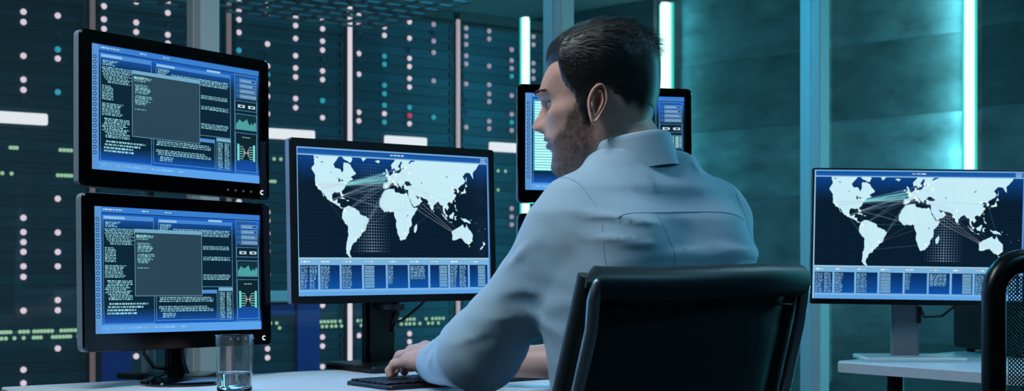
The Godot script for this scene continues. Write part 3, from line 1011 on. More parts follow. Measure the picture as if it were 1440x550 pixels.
	stroke(im, Vector2(0.9 * 1024, 0.737 * 632), Vector2(0.93 * 1024, 0.737 * 632), Color8(220, 200, 170), 0.9, 3)
	return im


func screen_material(im: Image, energy: float) -> StandardMaterial3D:
	im.generate_mipmaps()
	var m := mat(Color(0.01, 0.012, 0.014), 0.25)
	m.emission_enabled = true
	m.emission = Color.BLACK
	m.emission_texture = ImageTexture.create_from_image(im)
	m.emission_energy_multiplier = energy
	return m


# ---------------------------------------------------------------- monitors
# Its node stands where the middle of the picture is: screen and frame face +z. Stand and foot stay upright.
func monitor(label: String, at: Vector3, turn: Vector3, w: float, h: float, rims: Array, m: Material, shell_mat: Material, side_mat: Material, light: float) -> Node3D:
	var t := thing("monitor", label, "monitor", at, 0.0, "")
	t.rotation = turn
	var side: float = rims[0]
	var top: float = rims[1]
	var low: float = rims[2]
	var g := Geo.new()
	var off := Vector2(0, (low - top) / 2)
	g.surround(w + 2 * side, h + top + low, rims[3], w, h, off, 0.001, 0.006, 0.004)
	var fo := put("bezel", g, shell_mat, t)
	fo.position = Vector3(0, -off.y, 0)
	g = Geo.new()
	g.slab(w + 2 * side - 0.001, h + top + low - 0.001, rims[3], -0.016, 0.001, 0.0003)
	var so := put("rim", g, side_mat, t)
	so.position = Vector3(0, -off.y, 0)
	g = Geo.new()
	g.slab(w + 2 * side - 0.012, h + top + low - 0.012, 0.02, 0.0, 0.024, 0.016, Vector3(0, -off.y, -0.016), Basis(Vector3.UP, PI))
	g.slab(w * 0.5, h * 0.5, 0.02, 0.0, 0.018, 0.008, Vector3(0, -off.y, -0.040), Basis(Vector3.UP, PI))
	put("back_cover", g, M.back, t)
	g = Geo.new()
	g.sheet(Vector3(-w / 2, h / 2, 0.0024), Vector3(w, 0, 0), Vector3(0, -h, 0), Vector3(0, 0, 1))
	put("screen", g, m, t)
	if light > 0.0:
		area(Vector3(0, 0, 0.010), Vector3(0, 0, 1), Vector2(w, h), Color(0.45, 0.72, 1.0), light, t)
	return t


func upright(t: Node3D) -> Transform3D:   # from the monitor's tilted frame to an upright one on the same point
	var yaw := Basis(Vector3.UP, t.rotation.y)
	return Transform3D(t.transform.basis.inverse() * yaw, Vector3.ZERO)


func stand(called: String, g: Geo, m: Material, t: Node3D) -> MeshInstance3D:
	var o := put(called, g, m, t)
	o.transform = upright(t)
	return o


func build_monitors() -> void:
	var code := screen_material(code_picture(false), 1.12)
	var listing := screen_material(code_picture(true), 1.15)
	var map_a := screen_material(map_picture(0.36), 1.0)
	var map_b := screen_material(map_picture(0.62), 1.0)
	var rims := [0.025, 0.025, 0.033, 0.012]
	# the stacked pair nearest to the glass of water
	var spots := [[Vector3(-0.6454, 0.9563, -2.6374), Vector3(-2.36, 51.94, -0.96), "lower black monitor of code windows, its round glossy foot beside the water glass"],
		[Vector3(-0.6553, 1.2588, -2.6592), Vector3(-2.19, 50.74, -1.4), "upper black monitor of code windows, stacked over another one beside the water glass"]]
	for k in 2:
		var t := monitor(spots[k][2], spots[k][0], spots[k][1] * (PI / 180.0), 0.40, 0.235, rims, code, M.gloss, M.side, 0.07)
		stacked_stand(t, k == 1, spots[k][0].y)
		details(t, 0.40, 0.235, rims)
	# the pair behind the man's head
	spots = [[Vector3(0.2148, 0.9520, -3.105), Vector3(-2.0, 8.7, -0.5), "lower black monitor of the pair behind the man, nearly all hidden by his shoulder"],
		[Vector3(0.2148, 1.2479, -3.1151), Vector3(-2.93, 8.7, -0.58), "upper black monitor behind the man's face, showing a list of pale bars"]]
	for k in 2:
		var t := monitor(spots[k][2], spots[k][0], spots[k][1] * (PI / 180.0), 0.375, 0.223, [0.018, 0.020, 0.030, 0.012], listing, M.gloss, M.side, 0.03)
		stacked_stand(t, k == 1, spots[k][0].y)
	# the map monitor on the long desk
	var t := monitor("big black monitor with a world map, standing on the long desk before the man", Vector3(-0.2515, 1.0592, -2.9681), Vector3(-1.918, 38.12, 0) * (PI / 180.0), 0.502, 0.313, [0.0155, 0.018, 0.017, 0.006], map_a, M.matte, M.side, 0.08)
	var y := -(1.0592 - DESK)
	var g := Geo.new()
	for k in 2:
		g.box(Vector3(0, y + 0.15 + 0.0, -0.075 + k * 0.012), Vector3(0.085 - 0.02 * k, 0.30, 0.012), 0.003)
	stand("neck", g, M.matte, t)
	g = Geo.new()
	g.slab(0.24, 0.20, 0.012, 0.0, 0.014, 0.004, Vector3(0, y, -0.01), Basis(Vector3.RIGHT, -PI / 2))
	stand("foot", g, M.matte, t)
	g = Geo.new()
	g.tube([Vector3(0.03, -0.12, -0.06), Vector3(0.035, -0.2, -0.055), Vector3(0.02, -0.235, -0.06), Vector3(0.05, -0.25, -0.1)], 0.008, 8)
	g.tube([Vector3(0.14, -0.15, -0.06), Vector3(0.10, -0.185, -0.06), Vector3(0.055, -0.215, -0.06), Vector3(0.03, -0.225, -0.07)], 0.003, 6)
	stand("cable", g, M.cable, t)
	g = Geo.new()
	g.lathe([Vector2(0.032, 0), Vector2(0.03, 0.012), Vector2(0.0, 0.016)], 20, Vector3(-0.01, -0.178, -0.02), Basis(Vector3.RIGHT, PI))
	put("hinge", g, M.matte, t)
	# the map monitor on the other desk
	t = monitor("frameless monitor with a world map, on a grey stand beside the mesh chair", Vector3(0.9559, 1.0371, -3.1816), Vector3(2.07, -2.16, -0.77) * (PI / 180.0), 0.49, 0.3035, [0.0045, 0.004, 0.013, 0.004], map_b, M.matte, M.matte, 0.06)
	y = -(1.0371 - DESK)
	g = Geo.new()
	g.box(Vector3(-0.012, y + 0.13, -0.075), Vector3(0.066, 0.27, 0.02), 0.005)
	stand("neck", g, M.grey_stand, t)
	g = Geo.new()
	g.slab(0.236, 0.165, 0.008, 0.0, 0.009, 0.003, Vector3(-0.006, y + 0.0005, -0.058), Basis(Vector3.RIGHT, -PI / 2))
	stand("foot", g, M.pale_stand, t)
	g = Geo.new()
	g.tube([Vector3(0.02, -0.17, -0.06), Vector3(0.03, -0.195, -0.058), Vector3(0.075, -0.193, -0.07), Vector3(0.115, -0.165, -0.08)], 0.0035, 6)
	g.tube([Vector3(0.02, -0.17, -0.06), Vector3(0.018, -0.21, -0.06)], 0.005, 6)
	stand("cable", g, M.cable, t)


func details(t: Node3D, w: float, h: float, rims: Array) -> void:
	var g := Geo.new()
	for k in 4:
		g.box(Vector3(w / 2 - 0.085 + k * 0.02, -h / 2 - rims[2] * 0.55, 0.0062), Vector3(0.004, 0.004, 0.001), 0.0)
	put("button", g, M.grey_stand, t)
	g = Geo.new()
	var arc := []
	for k in 11:
		var a := 0.9 + 4.4 * k / 10.0
		arc.append(Vector3(w / 2 + 0.004 + cos(a) * 0.004, -h / 2 - rims[2] * 0.55 + sin(a) * 0.004, 0.0065))
	g.tube(arc, 0.0011, 6)
	put("power_light", g, M.power, t)


func stacked_stand(t: Node3D, upper: bool, height: float) -> void:
	var y := DESK - height
	var g := Geo.new()
	if upper:
		g.tube([Vector3(0.0, y + 0.012, -0.100), Vector3(0.0, 0.02, -0.100)], 0.014, 14)
		stand("pole", g, M.side, t)
		g = Geo.new()
		g.box(Vector3(0, 0, -0.079), Vector3(0.09, 0.09, 0.04), 0.004)
		stand("mount", g, M.back, t)
		g = Geo.new()
		g.box(Vector3(0, y + 0.006, -0.11), Vector3(0.09, 0.012, 0.07), 0.003)
		stand("clamp", g, M.back, t)
		return
	g.lathe([Vector2(0.0, 0.020), Vector2(0.05, 0.0195), Vector2(0.085, 0.014), Vector2(0.1, 0.008), Vector2(0.102, 0.004), Vector2(0.1, 0.0), Vector2(0.0, 0.0)], 44, Vector3(0, y, 0.03), Basis(), Vector2(1.0, 0.82))
	stand("foot", g, M.gloss, t)
	g = Geo.new()
	g.tube([Vector3(0, y + 0.012, -0.012), Vector3(0, y + 0.03, -0.016), Vector3(0, y + 0.06, -0.02), Vector3(0, y + 0.12, -0.028), Vector3(0, 0.0, -0.034)], [0.034, 0.028, 0.025, 0.025, 0.028], 24, Color.WHITE, 0.6)
	stand("neck", g, M.gloss, t)
	g = Geo.new()
	g.tube([Vector3(-0.07, -0.13, -0.03), Vector3(-0.065, -0.16, -0.03), Vector3(-0.05, -0.185, -0.02), Vector3(-0.02, -0.19, -0.02)], 0.004, 8)
	stand("cable", g, M.cable, t)


# ---------------------------------------------------------------- chairs
func build_chairs() -> void:
	var t := thing("office_chair", "black leather office chair with a rolled headrest edge and chrome side frames, under the man", "chair", fr(1.405, 0, -1.56), TURN)
	# back: local z points to the camera; the back leans towards it
	var lean := func(y: float) -> float: return 0.115 - (0.967 - y) * 0.31 - 0.10 * pow(maxf(0.0, 0.72 - y) / 0.24, 2.0) * 0.2
	var half := func(y: float) -> float: return 0.205 + (0.967 - y) * 0.03
	var g := Geo.new()
	for side in [1.0, -1.0]:
		g.grid(24, 28, func(u, v):
			var y := lerpf(0.957, 0.47, v)
			var x: float = (u * 2.0 - 1.0) * half.call(y)
			var bow: float = 0.028 * (u * 2.0 - 1.0) * (u * 2.0 - 1.0)
			var crease := -0.003 * exp(-pow((v - 0.14) / 0.012, 2.0))
			return Vector3(x, y, lean.call(y) - bow + side * (0.011 + crease * (1.0 if side > 0 else 0.0)) * (1.0 - pow(absf(u * 2.0 - 1.0), 8.0))), false, null, side)
	put("backrest", g, M.leather, t)
	g = Geo.new()                                          # the roll along the top edge
	var path := []
	var rad := []
	for k in 29:
		var s := k / 28.0 * 2.0 - 1.0
		path.append(Vector3(s * 0.221, 0.945 + 0.002 * sin(s * 3.0), lean.call(0.947) + 0.006 - 0.028 * s * s))
		rad.append(0.0255 * (1.0 if absf(s) < 0.92 else sqrt(maxf(0.02, 1.0 - pow((absf(s) - 0.92) / 0.083, 2.0)))) * (1.0 + 0.02 * sin(s * 17.0)))
	g.tube(path, rad, 22)
	put("top_roll", g, M.leather, t)
	g = Geo.new()                                          # piping under the roll
	path = []
	for k in 25:
		var s := k / 24.0 * 2.0 - 1.0
		path.append(Vector3(s * 0.207, 0.910 + 0.0022 * sin(s * 5.0), lean.call(0.910) + 0.0105 - 0.028 * s * s))
	g.tube(path, 0.0022, 6)
	put("seam", g, M.leather, t)
	for s in [-1.0, 1.0]:
		g = Geo.new()
		path = [Vector3(s * 0.192, 0.955, lean.call(0.955) - 0.012), Vector3(s * 0.203, 0.953, lean.call(0.955) - 0.008), Vector3(s * 0.2105, 0.944, lean.call(0.945) - 0.005), Vector3(s * 0.213, 0.92, lean.call(0.92) - 0.004)]
		for k in 9:
			var y := 0.88 - k * 0.048
			path.append(Vector3(s * (half.call(y) + 0.004), y, lean.call(y) + 0.002))
		path.append(Vector3(s * 0.235, 0.46, -0.10)); path.append(Vector3(s * 0.235, 0.435, -0.16)); path.append(Vector3(s * 0.235, 0.43, -0.45)); path.append(Vector3(s * 0.225, 0.425, -0.52))
		g.tube(path, 0.010, 12, Color.WHITE, 0.9)
		put("side_frame", g, M.chrome, t)
	for s in [-1.0, 1.0]:                                  # leather edge in front of the frame
		g = Geo.new()
		path = []
		for k in 12:
			var y := 0.955 - k * 0.042
			path.append(Vector3(s * (half.call(y) + 0.002), y, lean.call(y) - 0.032))
		g.tube(path, 0.017, 10)
		put("edge_padding", g, M.leather, t)
	g = Geo.new()
	g.slab(0.45, 0.44, 0.06, -0.06, 0.0, 0.02, Vector3(0, 0.462, -0.29), Basis(Vector3.RIGHT, -PI / 2))
	put("seat", g, M.leather, t)
	g = Geo.new()
	g.tube([Vector3(0, 0.08, -0.27), Vector3(0, 0.24, -0.27), Vector3(0, 0.241, -0.27), Vector3(0, 0.40, -0.27)], [0.03, 0.03, 0.018, 0.018], 16)
	put("gas_lift", g, M.chrome, t)
	base_star(t, Vector3(0, 0, -0.27), 0.30, M.chrome)
	# the mesh chair cut by the picture's edge
	t = thing("mesh_chair", "black mesh-backed chair with a thick rounded frame, in front of the second desk", "chair", Vector3(1.042, 0, -2.32), -0.10)
	g = Geo.new()
	var ring := []
	var pts := g.outline(0.43, 0.52, 0.055, 8)
	pts.append(pts[0])
	for p in pts:
		ring.append(Vector3(p.x, 0.716 + p.y, -0.028 * pow(p.x / 0.22, 2.0) * -1.0))
	g.tube(ring, 0.021, 12)
	put("back_frame", g, M.plastic, t)
	g = Geo.new()
	var wide := 0.19
	var high := 0.235
	for dir in [-1.0, 1.0]:
		var k := -70
		while k <= 70:
			var c := k * 0.0068
			# strand: y = dir * x + c, cut to the opening
			var x0 := -wide
			var x1 := wide
			var ya: float = dir * x0 + c
			var yb: float = dir * x1 + c
			if maxf(ya, yb) > -high and minf(ya, yb) < high:
				var xa := x0
				var xb := x1
				var lo := -high
				var hi := high
				var ta: float = (lo - c) * dir
				var tb: float = (hi - c) * dir
				xa = maxf(x0, minf(ta, tb)); xb = minf(x1, maxf(ta, tb))
				if xb - xa > 0.002:
					var n := 6
					var strand := []
					for j in n + 1:
						var x := lerpf(xa, xb, j / float(n))
						strand.append(Vector3(x, 0.716 + dir * x + c, 0.028 * pow(x / 0.22, 2.0)))
					g.tube(strand, 0.00115, 4)
			k += 1
	tag(put("mesh_weave", g, M.net, t), "", "", "", "stuff").remove_meta("label")
	g = Geo.new()
	g.tube([Vector3(0, 0.5, 0.012), Vector3(0, 0.44, 0.03), Vector3(0, 0.40, -0.05), Vector3(0, 0.39, -0.2)], 0.024, 12)
	put("back_bracket", g, M.plastic, t)
	g = Geo.new()
	g.slab(0.47, 0.46, 0.08, -0.06, 0.0, 0.02, Vector3(0, 0.47, -0.28), Basis(Vector3.RIGHT, -PI / 2))
	put("seat", g, M.plastic, t)
	g = Geo.new()
	g.tube([Vector3(0, 0.08, -0.27), Vector3(0, 0.41, -0.27)], 0.025, 14)
	put("gas_lift", g, M.plastic, t)
	base_star(t, Vector3(0, 0, -0.27), 0.29, M.plastic)


func base_star(t: Node3D, at: Vector3, reach: float, m: Material) -> void:
	for k in 5:
		var a := TAU * k / 5.0 + 0.3
		var d := Vector3(cos(a), 0, sin(a))
		var g := Geo.new()
		g.tube([at + Vector3(0, 0.105, 0), at + d * reach * 0.5 + Vector3(0, 0.095, 0), at + d * reach + Vector3(0, 0.075, 0)], [0.026, 0.021, 0.015], 10, Color.WHITE, 0.8)
		put("base_arm", g, m, t)
		g = Geo.new()
		for s in [-1.0, 1.0]:
			var side: Vector3 = d.cross(Vector3.UP) * s * 0.014
			g.tube([at + d * reach + side * 0.4 + Vector3(0, 0.026, 0), at + d * reach + side * 1.6 + Vector3(0, 0.026, 0)], 0.026, 14)
		g.tube([at + d * reach + Vector3(0, 0.03, 0), at + d * reach + Vector3(0, 0.07, 0)], 0.007, 8)
		put("castor", g, M.plastic, t)


# ---------------------------------------------------------------- small things
func build_small_things() -> void:
	# keyboard under the man's hands
	var t := thing("keyboard", "slim black keyboard under the man's hands on the long desk", "keyboard", fr(1.475, DESK, -2.215), TURN + 0.05)
	var g := Geo.new()
	g.slab(0.45, 0.155, 0.012, 0.0, 0.008, 0.003, Vector3.ZERO, Basis(Vector3.RIGHT, -PI / 2))
	put("keyboard_case", g, M.keyboard, t)
	var key := Geo.new()
	key.box(Vector3.ZERO, Vector3(0.0172, 0.0045, 0.0172), 0.001)
	var key_mesh := key.mesh()
	var space := Geo.new()
	space.box(Vector3.ZERO, Vector3(0.11, 0.0045, 0.0172), 0.001)
	for row in 6:
		for col in 22:
			if row == 5 and col > 4 and col < 11:
				continue
			if col in [15, 18] and row < 4 and col == 15:
				continue
			var o := put("key", key_mesh, M.key, t)
			o.position = Vector3(-0.209 + col * 0.0195 + (0.002 if col > 14 else 0.0), 0.0098, -0.058 + row * 0.0205 + (0.004 if row > 0 else 0.0))
	var so := put("key", space.mesh(), M.key, t)
	so.position = Vector3(-0.065, 0.0098, -0.058 + 5 * 0.0205 + 0.004)
	# water glass
	t = thing("water_glass", "clear straight drinking glass a third full of water on the desk", "glass", fr(1.012, DESK, -2.262), TURN)
	g = Geo.new()
	g.lathe([Vector2(0.0315, 0.009), Vector2(0.0335, 0.1015), Vector2(0.0333, 0.1026), Vector2(0.0327, 0.1029), Vector2(0.0321, 0.1026), Vector2(0.0318, 0.1015), Vector2(0.0301, 0.013)], 56)
	put("tumbler", g, M.glass, t)
	g = Geo.new()
	g.lathe([Vector2(0.0, 0.0), Vector2(0.0295, 0.0), Vector2(0.0312, 0.0015), Vector2(0.0314, 0.009), Vector2(0.0300, 0.0125), Vector2(0.0, 0.0105)], 56)
	put("glass_base", g, M.glass_base, t)
	g = Geo.new()
	g.lathe([Vector2(0.0, 0.0109), Vector2(0.0296, 0.0129), Vector2(0.02998, 0.0145), Vector2(0.0303, 0.036), Vector2(0.0298, 0.0354), Vector2(0.0, 0.0352)], 56)
	put("water", g, M.water, t)
	# computer behind the second map monitor
	t = thing("computer_tower", "black computer tower standing behind the map monitor, partly hidden by the mesh chair", "computer", Vector3(1.29, DESK, -3.43), 0.22)
	g = Geo.new()
	g.slab(0.17, 0.30, 0.012, -0.17, 0.17, 0.006, Vector3(0, 0.158, 0))
	put("case", g, M.matte, t)
	g = Geo.new()
	g.slab(0.15, 0.28, 0.01, 0.17, 0.178, 0.004, Vector3(0, 0.158, 0))
	put("front_panel", g, M.matte, t)
	for x in [-0.06, 0.06]:
		for z in [-0.13, 0.13]:
			g = Geo.new()
			g.tube([Vector3(x, 0, z), Vector3(x, 0.009, z)], 0.012, 10)
			put("rubber_foot", g, M.plastic, t)


# ---------------------------------------------------------------- fields and their surfaces
func smin(a: float, b: float, k: float) -> float:
	var h := maxf(k - absf(a - b), 0.0) / k
	return minf(a, b) - h * h * k * 0.25


func limb(p: Vector3, a: Vector3, b: Vector3, ra: float, rb: float) -> float:
	var ba := b - a
	var h := clampf((p - a).dot(ba) / ba.length_squared(), 0.0, 1.0)
	return (p - a - ba * h).length() - lerpf(ra, rb, h)


func nets(g: Geo, f: Callable, lo: Vector3, hi: Vector3, cell: float, tint = null) -> void:   # surface nets, visiting only blocks near the surface
	var n := Vector3i(((hi - lo) / cell).ceil()) + Vector3i.ONE
	var sx := 1
	var sy := n.x
	var sz := n.x * n.y
	var val := PackedFloat32Array()
	val.resize(n.x * n.y * n.z)
	val.fill(9.0)
	var where := PackedInt32Array()
	where.resize(val.size())
	where.fill(-1)
	var block := 5
	var reach := block * cell * 0.87 * 1.35 + cell
	var todo := []
	for bz in range(0, n.z - 1, block):
		for by in range(0, n.y - 1, block):
			for bx in range(0, n.x - 1, block):
				var mid := lo + (Vector3(bx, by, bz) + Vector3.ONE * block * 0.5) * cell
				if absf(f.call(mid)) < reach:
					todo.append(Vector3i(bx, by, bz))
	for b in todo:
		for z in range(b.z, mini(b.z + block + 1, n.z)):
			for y in range(b.y, mini(b.y + block + 1, n.y)):
				for x in range(b.x, mini(b.x + block + 1, n.x)):
					var k := x + y * sy + z * sz
					if val[k] == 9.0:
						val[k] = f.call(lo + Vector3(x, y, z) * cell)
	var off := [0, sx, sy, sx + sy, sz, sx + sz, sy + sz, sx + sy + sz]
	var corner := [Vector3(0, 0, 0), Vector3(1, 0, 0), Vector3(0, 1, 0), Vector3(1, 1, 0), Vector3(0, 0, 1), Vector3(1, 0, 1), Vector3(0, 1, 1), Vector3(1, 1, 1)]
	var edges := [[0, 1], [2, 3], [4, 5], [6, 7], [0, 2], [1, 3], [4, 6], [5, 7], [0, 4], [1, 5], [2, 6], [3, 7]]
	for b in todo:
		for z in range(b.z, mini(b.z + block, n.z - 1)):
			for y in range(b.y, mini(b.y + block, n.y - 1)):
				for x in range(b.x, mini(b.x + block, n.x - 1)):
					var k := x + y * sy + z * sz
					var inside := 0
					for c in 8:
						if val[k + off[c]] < 0.0: inside += 1
					if inside == 0 or inside == 8:
						continue
					var sum := Vector3.ZERO
					var count := 0
					for e in edges:
						var a := val[k + off[e[0]]]
						var d := val[k + off[e[1]]]
						if (a < 0.0) != (d < 0.0):
							sum += corner[e[0]].lerp(corner[e[1]], a / (a - d))
							count += 1
					var p := lo + (Vector3(x, y, z) + sum / count) * cell
					var h := cell * 0.6
					var base: float = f.call(p)
					var nn := Vector3(f.call(p + Vector3(h, 0, 0)) - base, f.call(p + Vector3(0, h, 0)) - base, f.call(p + Vector3(0, 0, h)) - base).normalized()
					where[k] = g.vert(p, nn, tint.call(p) if tint != null else Color.WHITE)
	for b in todo:
		for z in range(maxi(b.z, 1), mini(b.z + block, n.z - 1)):
			for y in range(maxi(b.y, 1), mini(b.y + block, n.y - 1)):
				for x in range(maxi(b.x, 1), mini(b.x + block, n.x - 1)):
					var k := x + y * sy + z * sz
					var s := val[k] < 0.0
					for e in [[sx, sy, sz], [sy, sz, sx], [sz, sx, sy]]:
						if (val[k + e[0]] < 0.0) != s:
							var q := [where[k], where[k - e[1]], where[k - e[1] - e[2]], where[k - e[2]]]
							if q.min() >= 0:
								g.quad(q[0], q[1], q[2], q[3])


# ---------------------------------------------------------------- the man
# His own frame: x to his right, y up, -z the way he sits facing. z = 0 runs through the shoulders.
const SHOULDER_L := Vector3(-0.118, 1.036, -0.005)
const ELBOW_L := Vector3(-0.166, 0.824, -0.216)
const WRIST_L := Vector3(-0.098, 0.784, -0.462)
const SHOULDER_R := Vector3(0.172, 1.04, -0.015)
const ELBOW_R := Vector3(0.19, 0.80, -0.17)
const WRIST_R := Vector3(0.005, 0.786, -0.395)


func along_table(t: Array, y: float) -> float:   # y, value pairs, rising
	if y <= t[0][0]: return t[0][1]
	for k in t.size() - 1:
		if y <= t[k + 1][0]:
			var s: float = (y - t[k][0]) / (t[k + 1][0] - t[k][0])
			return lerpf(t[k][1], t[k + 1][1], s * s * (3.0 - 2.0 * s))
	return t[-1][1]


const TRUNK_W := [[0.55, 0.178], [0.68, 0.168], [0.80, 0.175], [0.92, 0.19], [1.0, 0.194], [1.05, 0.178], [1.09, 0.14], [1.13, 0.085]]
const TRUNK_D := [[0.55, 0.135], [0.70, 0.128], [0.85, 0.124], [0.97, 0.122], [1.04, 0.108], [1.09, 0.088], [1.13, 0.062]]
const TRUNK_Z := [[0.55, 0.045], [0.75, 0.030], [0.90, 0.014], [1.0, 0.0], [1.07, -0.008], [1.13, -0.012]]


func trunk(p: Vector3, grow: float) -> float:
	var w := along_table(TRUNK_W, p.y) + grow
	var d := along_table(TRUNK_D, p.y) + grow
	var z := p.z - along_table(TRUNK_Z, p.y)
	var x := (p.x - 0.012) / w
	var q := z / d
	var r := pow(pow(absf(x), 2.3) + pow(absf(q), 2.3), 1.0 / 2.3)
	var s := (r - 1.0) * minf(w, d)
	return maxf(s, maxf(p.y - 1.145, 0.52 - p.y))


func crease(n: float) -> float:   # sharp ridges along the noise's zero lines
	return exp(-pow(n / 0.16, 2.0))


# single folds of the shirt: from, to, height
const FOLDS := [
	[Vector3(-0.205, 0.947, -0.128), Vector3(-0.180, 0.929, 0.000), 0.0040],
	[Vector3(-0.210, 0.890, -0.194), Vector3(-0.174, 0.859, -0.082), 0.0020],
	[Vector3(-0.176, 0.853, -0.317), Vector3(-0.181, 0.826, -0.222), 0.0060],
	[Vector3(-0.138, 0.804, -0.413), Vector3(-0.158, 0.851, -0.304), 0.0050],
	[Vector3(-0.146, 0.749, -0.382), Vector3(-0.166, 0.811, -0.310), 0.0050],
	[Vector3(-0.207, 0.970, -0.105), Vector3(-0.216, 1.017, -0.026), 0.0040],
	[Vector3(-0.050, 1.138, 0.069), Vector3(-0.034, 1.092, 0.105), 0.0030],
	[Vector3(0.059, 1.144, 0.049), Vector3(0.078, 1.102, 0.063), 0.0030],
	[Vector3(-0.118, 0.978, 0.106), Vector3(0.050, 0.995, 0.116), 0.0030]]


func folds(p: Vector3) -> float:
	var out := 0.0
	for f in FOLDS:
		var a: Vector3 = f[0]
		var ba: Vector3 = f[1] - a
		var h := clampf((p - a).dot(ba) / ba.length_squared(), 0.0, 1.0)
		var d := (p - a - ba * h)
		var side := ba.cross(Vector3(0.3, 0.2, 0.9)).normalized()
		var across := d.dot(side)
		if d.length() < 0.05:
			out += f[2] * exp(-pow(across / 0.0075, 2.0)) * sin(PI * clampf(h, 0.04, 0.96)) * (1.0 - smoothstep(0.03, 0.05, d.length()))
	# sleeve folds run across the left arm at the elbow and below the shoulder
	var ax := (ELBOW_L - SHOULDER_L).normalized()
	var fx := (WRIST_L - ELBOW_L).normalized()
	var near := exp(-pow((p - ELBOW_L).length() / 0.11, 2.0))
	if near > 0.02:
		out += near * 0.0040 * crease(noise.get_noise_3d(p.dot((ax + fx * 0.6).normalized()) * 6.5, p.x * 1.6 + p.y, p.z * 1.2))
	var up := exp(-pow((p - SHOULDER_L.lerp(ELBOW_L, 0.6)).length() / 0.12, 2.0))
	if up > 0.02:
		out += up * 0.0050 * crease(noise.get_noise_3d(p.dot((ax + Vector3(0.5, 0.2, 0.5)).normalized()) * 6.0 + 9.0, p.x * 1.5, p.z * 1.5 + 3.0))
	var fore := exp(-pow((p - ELBOW_L.lerp(WRIST_L, 0.7)).length() / 0.09, 2.0))
	if fore > 0.02:
		out += fore * 0.0045 * crease(noise.get_noise_3d(p.dot((fx + Vector3(0.7, 0.7, 0.0)).normalized()) * 6.5 + 5.0, p.y * 1.5, p.dot(Vector3(0.8, 0.5, 0)) * 1.5))
	# the back: soft drags from the shoulder blades, and a roll above the chair
	var far := 1.0 - maxf(near, fore)
	out += far * 0.0030 * noise.get_noise_3d(p.x * 4.0 + p.y * 5.0 + 3.0, p.y * 3.5 - p.x * 2.0, p.z * 2.0)
	out += 0.0045 * exp(-pow((p.y - 0.985 - p.x * 0.05) / 0.012, 2.0)) * smoothstep(0.0, 0.06, p.z) * smoothstep(-0.12, 0.06, p.x)
	out += 0.0030 * exp(-pow((p.y - 1.006 + p.x * 0.12) / 0.009, 2.0)) * smoothstep(0.0, 0.06, p.z) * smoothstep(-0.02, 0.10, p.x)
	# the armhole drags on the left of the back
	for k in 2:
		out += (0.0036 - 0.001 * k) * exp(-pow((p.y - 1.040 + k * 0.035 + (p.x + 0.1) * 0.16) / 0.007, 2.0)) * smoothstep(-0.19, -0.14, p.x) * (1.0 - smoothstep(-0.10, -0.03 - k * 0.03, p.x)) * smoothstep(-0.02, 0.05, p.z)
	out += 0.0022 * crease(noise.get_noise_3d(p.x * 2.0 + 7.0, p.y * 5.0 + p.x * 4.0, p.z * 1.5)) * smoothstep(0.03, 0.12, absf(p.x)) * far * smoothstep(1.1, 1.0, p.y)
	return out


func shirt_field(p: Vector3) -> float:
	var d := trunk(p, 0.006)
	d = smin(d, limb(p, Vector3(-0.050, 1.108, 0.0), Vector3(-0.112, 1.058, -0.004), 0.036, 0.055), 0.05)
	d = smin(d, limb(p, Vector3(0.050, 1.108, 0.0), Vector3(0.158, 1.062, -0.012), 0.036, 0.056), 0.05)
	d = smin(d, limb(p, Vector3(-0.04, 1.092, 0.018), Vector3(0.04, 1.092, 0.018), 0.052, 0.052), 0.04)
	d = smin(d, limb(p, Vector3(-0.09, 1.0, 0.07), Vector3(-0.10, 0.93, 0.07), 0.05, 0.045), 0.06)
	d = smin(d, limb(p, Vector3(0.09, 1.0, 0.065), Vector3(0.10, 0.93, 0.07), 0.05, 0.045), 0.06)
	var a := limb(p, SHOULDER_L, ELBOW_L, 0.062, 0.057)
	a = smin(a, limb(p, ELBOW_L, WRIST_L, 0.057, 0.037), 0.05)
	a = maxf(a, (p - WRIST_L).dot((WRIST_L - ELBOW_L).normalized()) + 0.006)
	d = smin(d, a, 0.04)
	var cuff := ELBOW_R.lerp(WRIST_R, 0.50)
	a = limb(p, SHOULDER_R, ELBOW_R, 0.068, 0.055)
	a = smin(a, limb(p, ELBOW_R, WRIST_R, 0.054, 0.046), 0.03)
	a = maxf(a, (p - cuff).dot((WRIST_R - ELBOW_R).normalized()))
	d = smin(d, a, 0.028)
	if absf(d) < 0.05:
		d -= folds(p)
	return d


func skin_tone(p: Vector3) -> Color:
	var t := 0.5 + 0.5 * noise.get_noise_3d(p.x * 40.0, p.y * 40.0, p.z * 40.0)
	return Color(0.60, 0.325, 0.255).lerp(Color(0.66, 0.39, 0.32), t)


func body_field(p: Vector3) -> float:
	var d := trunk(p, -0.022)
	d = smin(d, limb(p, Vector3(0.0, 1.06, -0.005), Vector3(-0.008, 1.13, -0.005), 0.066, 0.060), 0.04)
	d = smin(d, limb(p, Vector3(-0.008, 1.13, -0.005), Vector3(-0.028, 1.225, -0.042), 0.060, 0.056), 0.03)
	d = smin(d, limb(p, SHOULDER_L, ELBOW_L, 0.048, 0.038), 0.03)
	d = smin(d, limb(p, ELBOW_L, WRIST_L, 0.037, 0.026), 0.02)
	d = smin(d, limb(p, SHOULDER_R, ELBOW_R, 0.048, 0.040), 0.03)
	d = smin(d, limb(p, ELBOW_R, ELBOW_R.lerp(WRIST_R, 0.45), 0.040, 0.038), 0.02)
	d = smin(d, limb(p, ELBOW_R.lerp(WRIST_R, 0.45), WRIST_R, 0.038, 0.027), 0.02)
	for s in [-1.0, 1.0]:
		d = smin(d, limb(p, Vector3(s * 0.09, 0.56, 0.03), Vector3(s * 0.14, 0.535, -0.40), 0.068, 0.048), 0.03)
		d = smin(d, limb(p, Vector3(s * 0.14, 0.535, -0.40), Vector3(s * 0.14, 0.10, -0.41), 0.047, 0.034), 0.02)
	return d


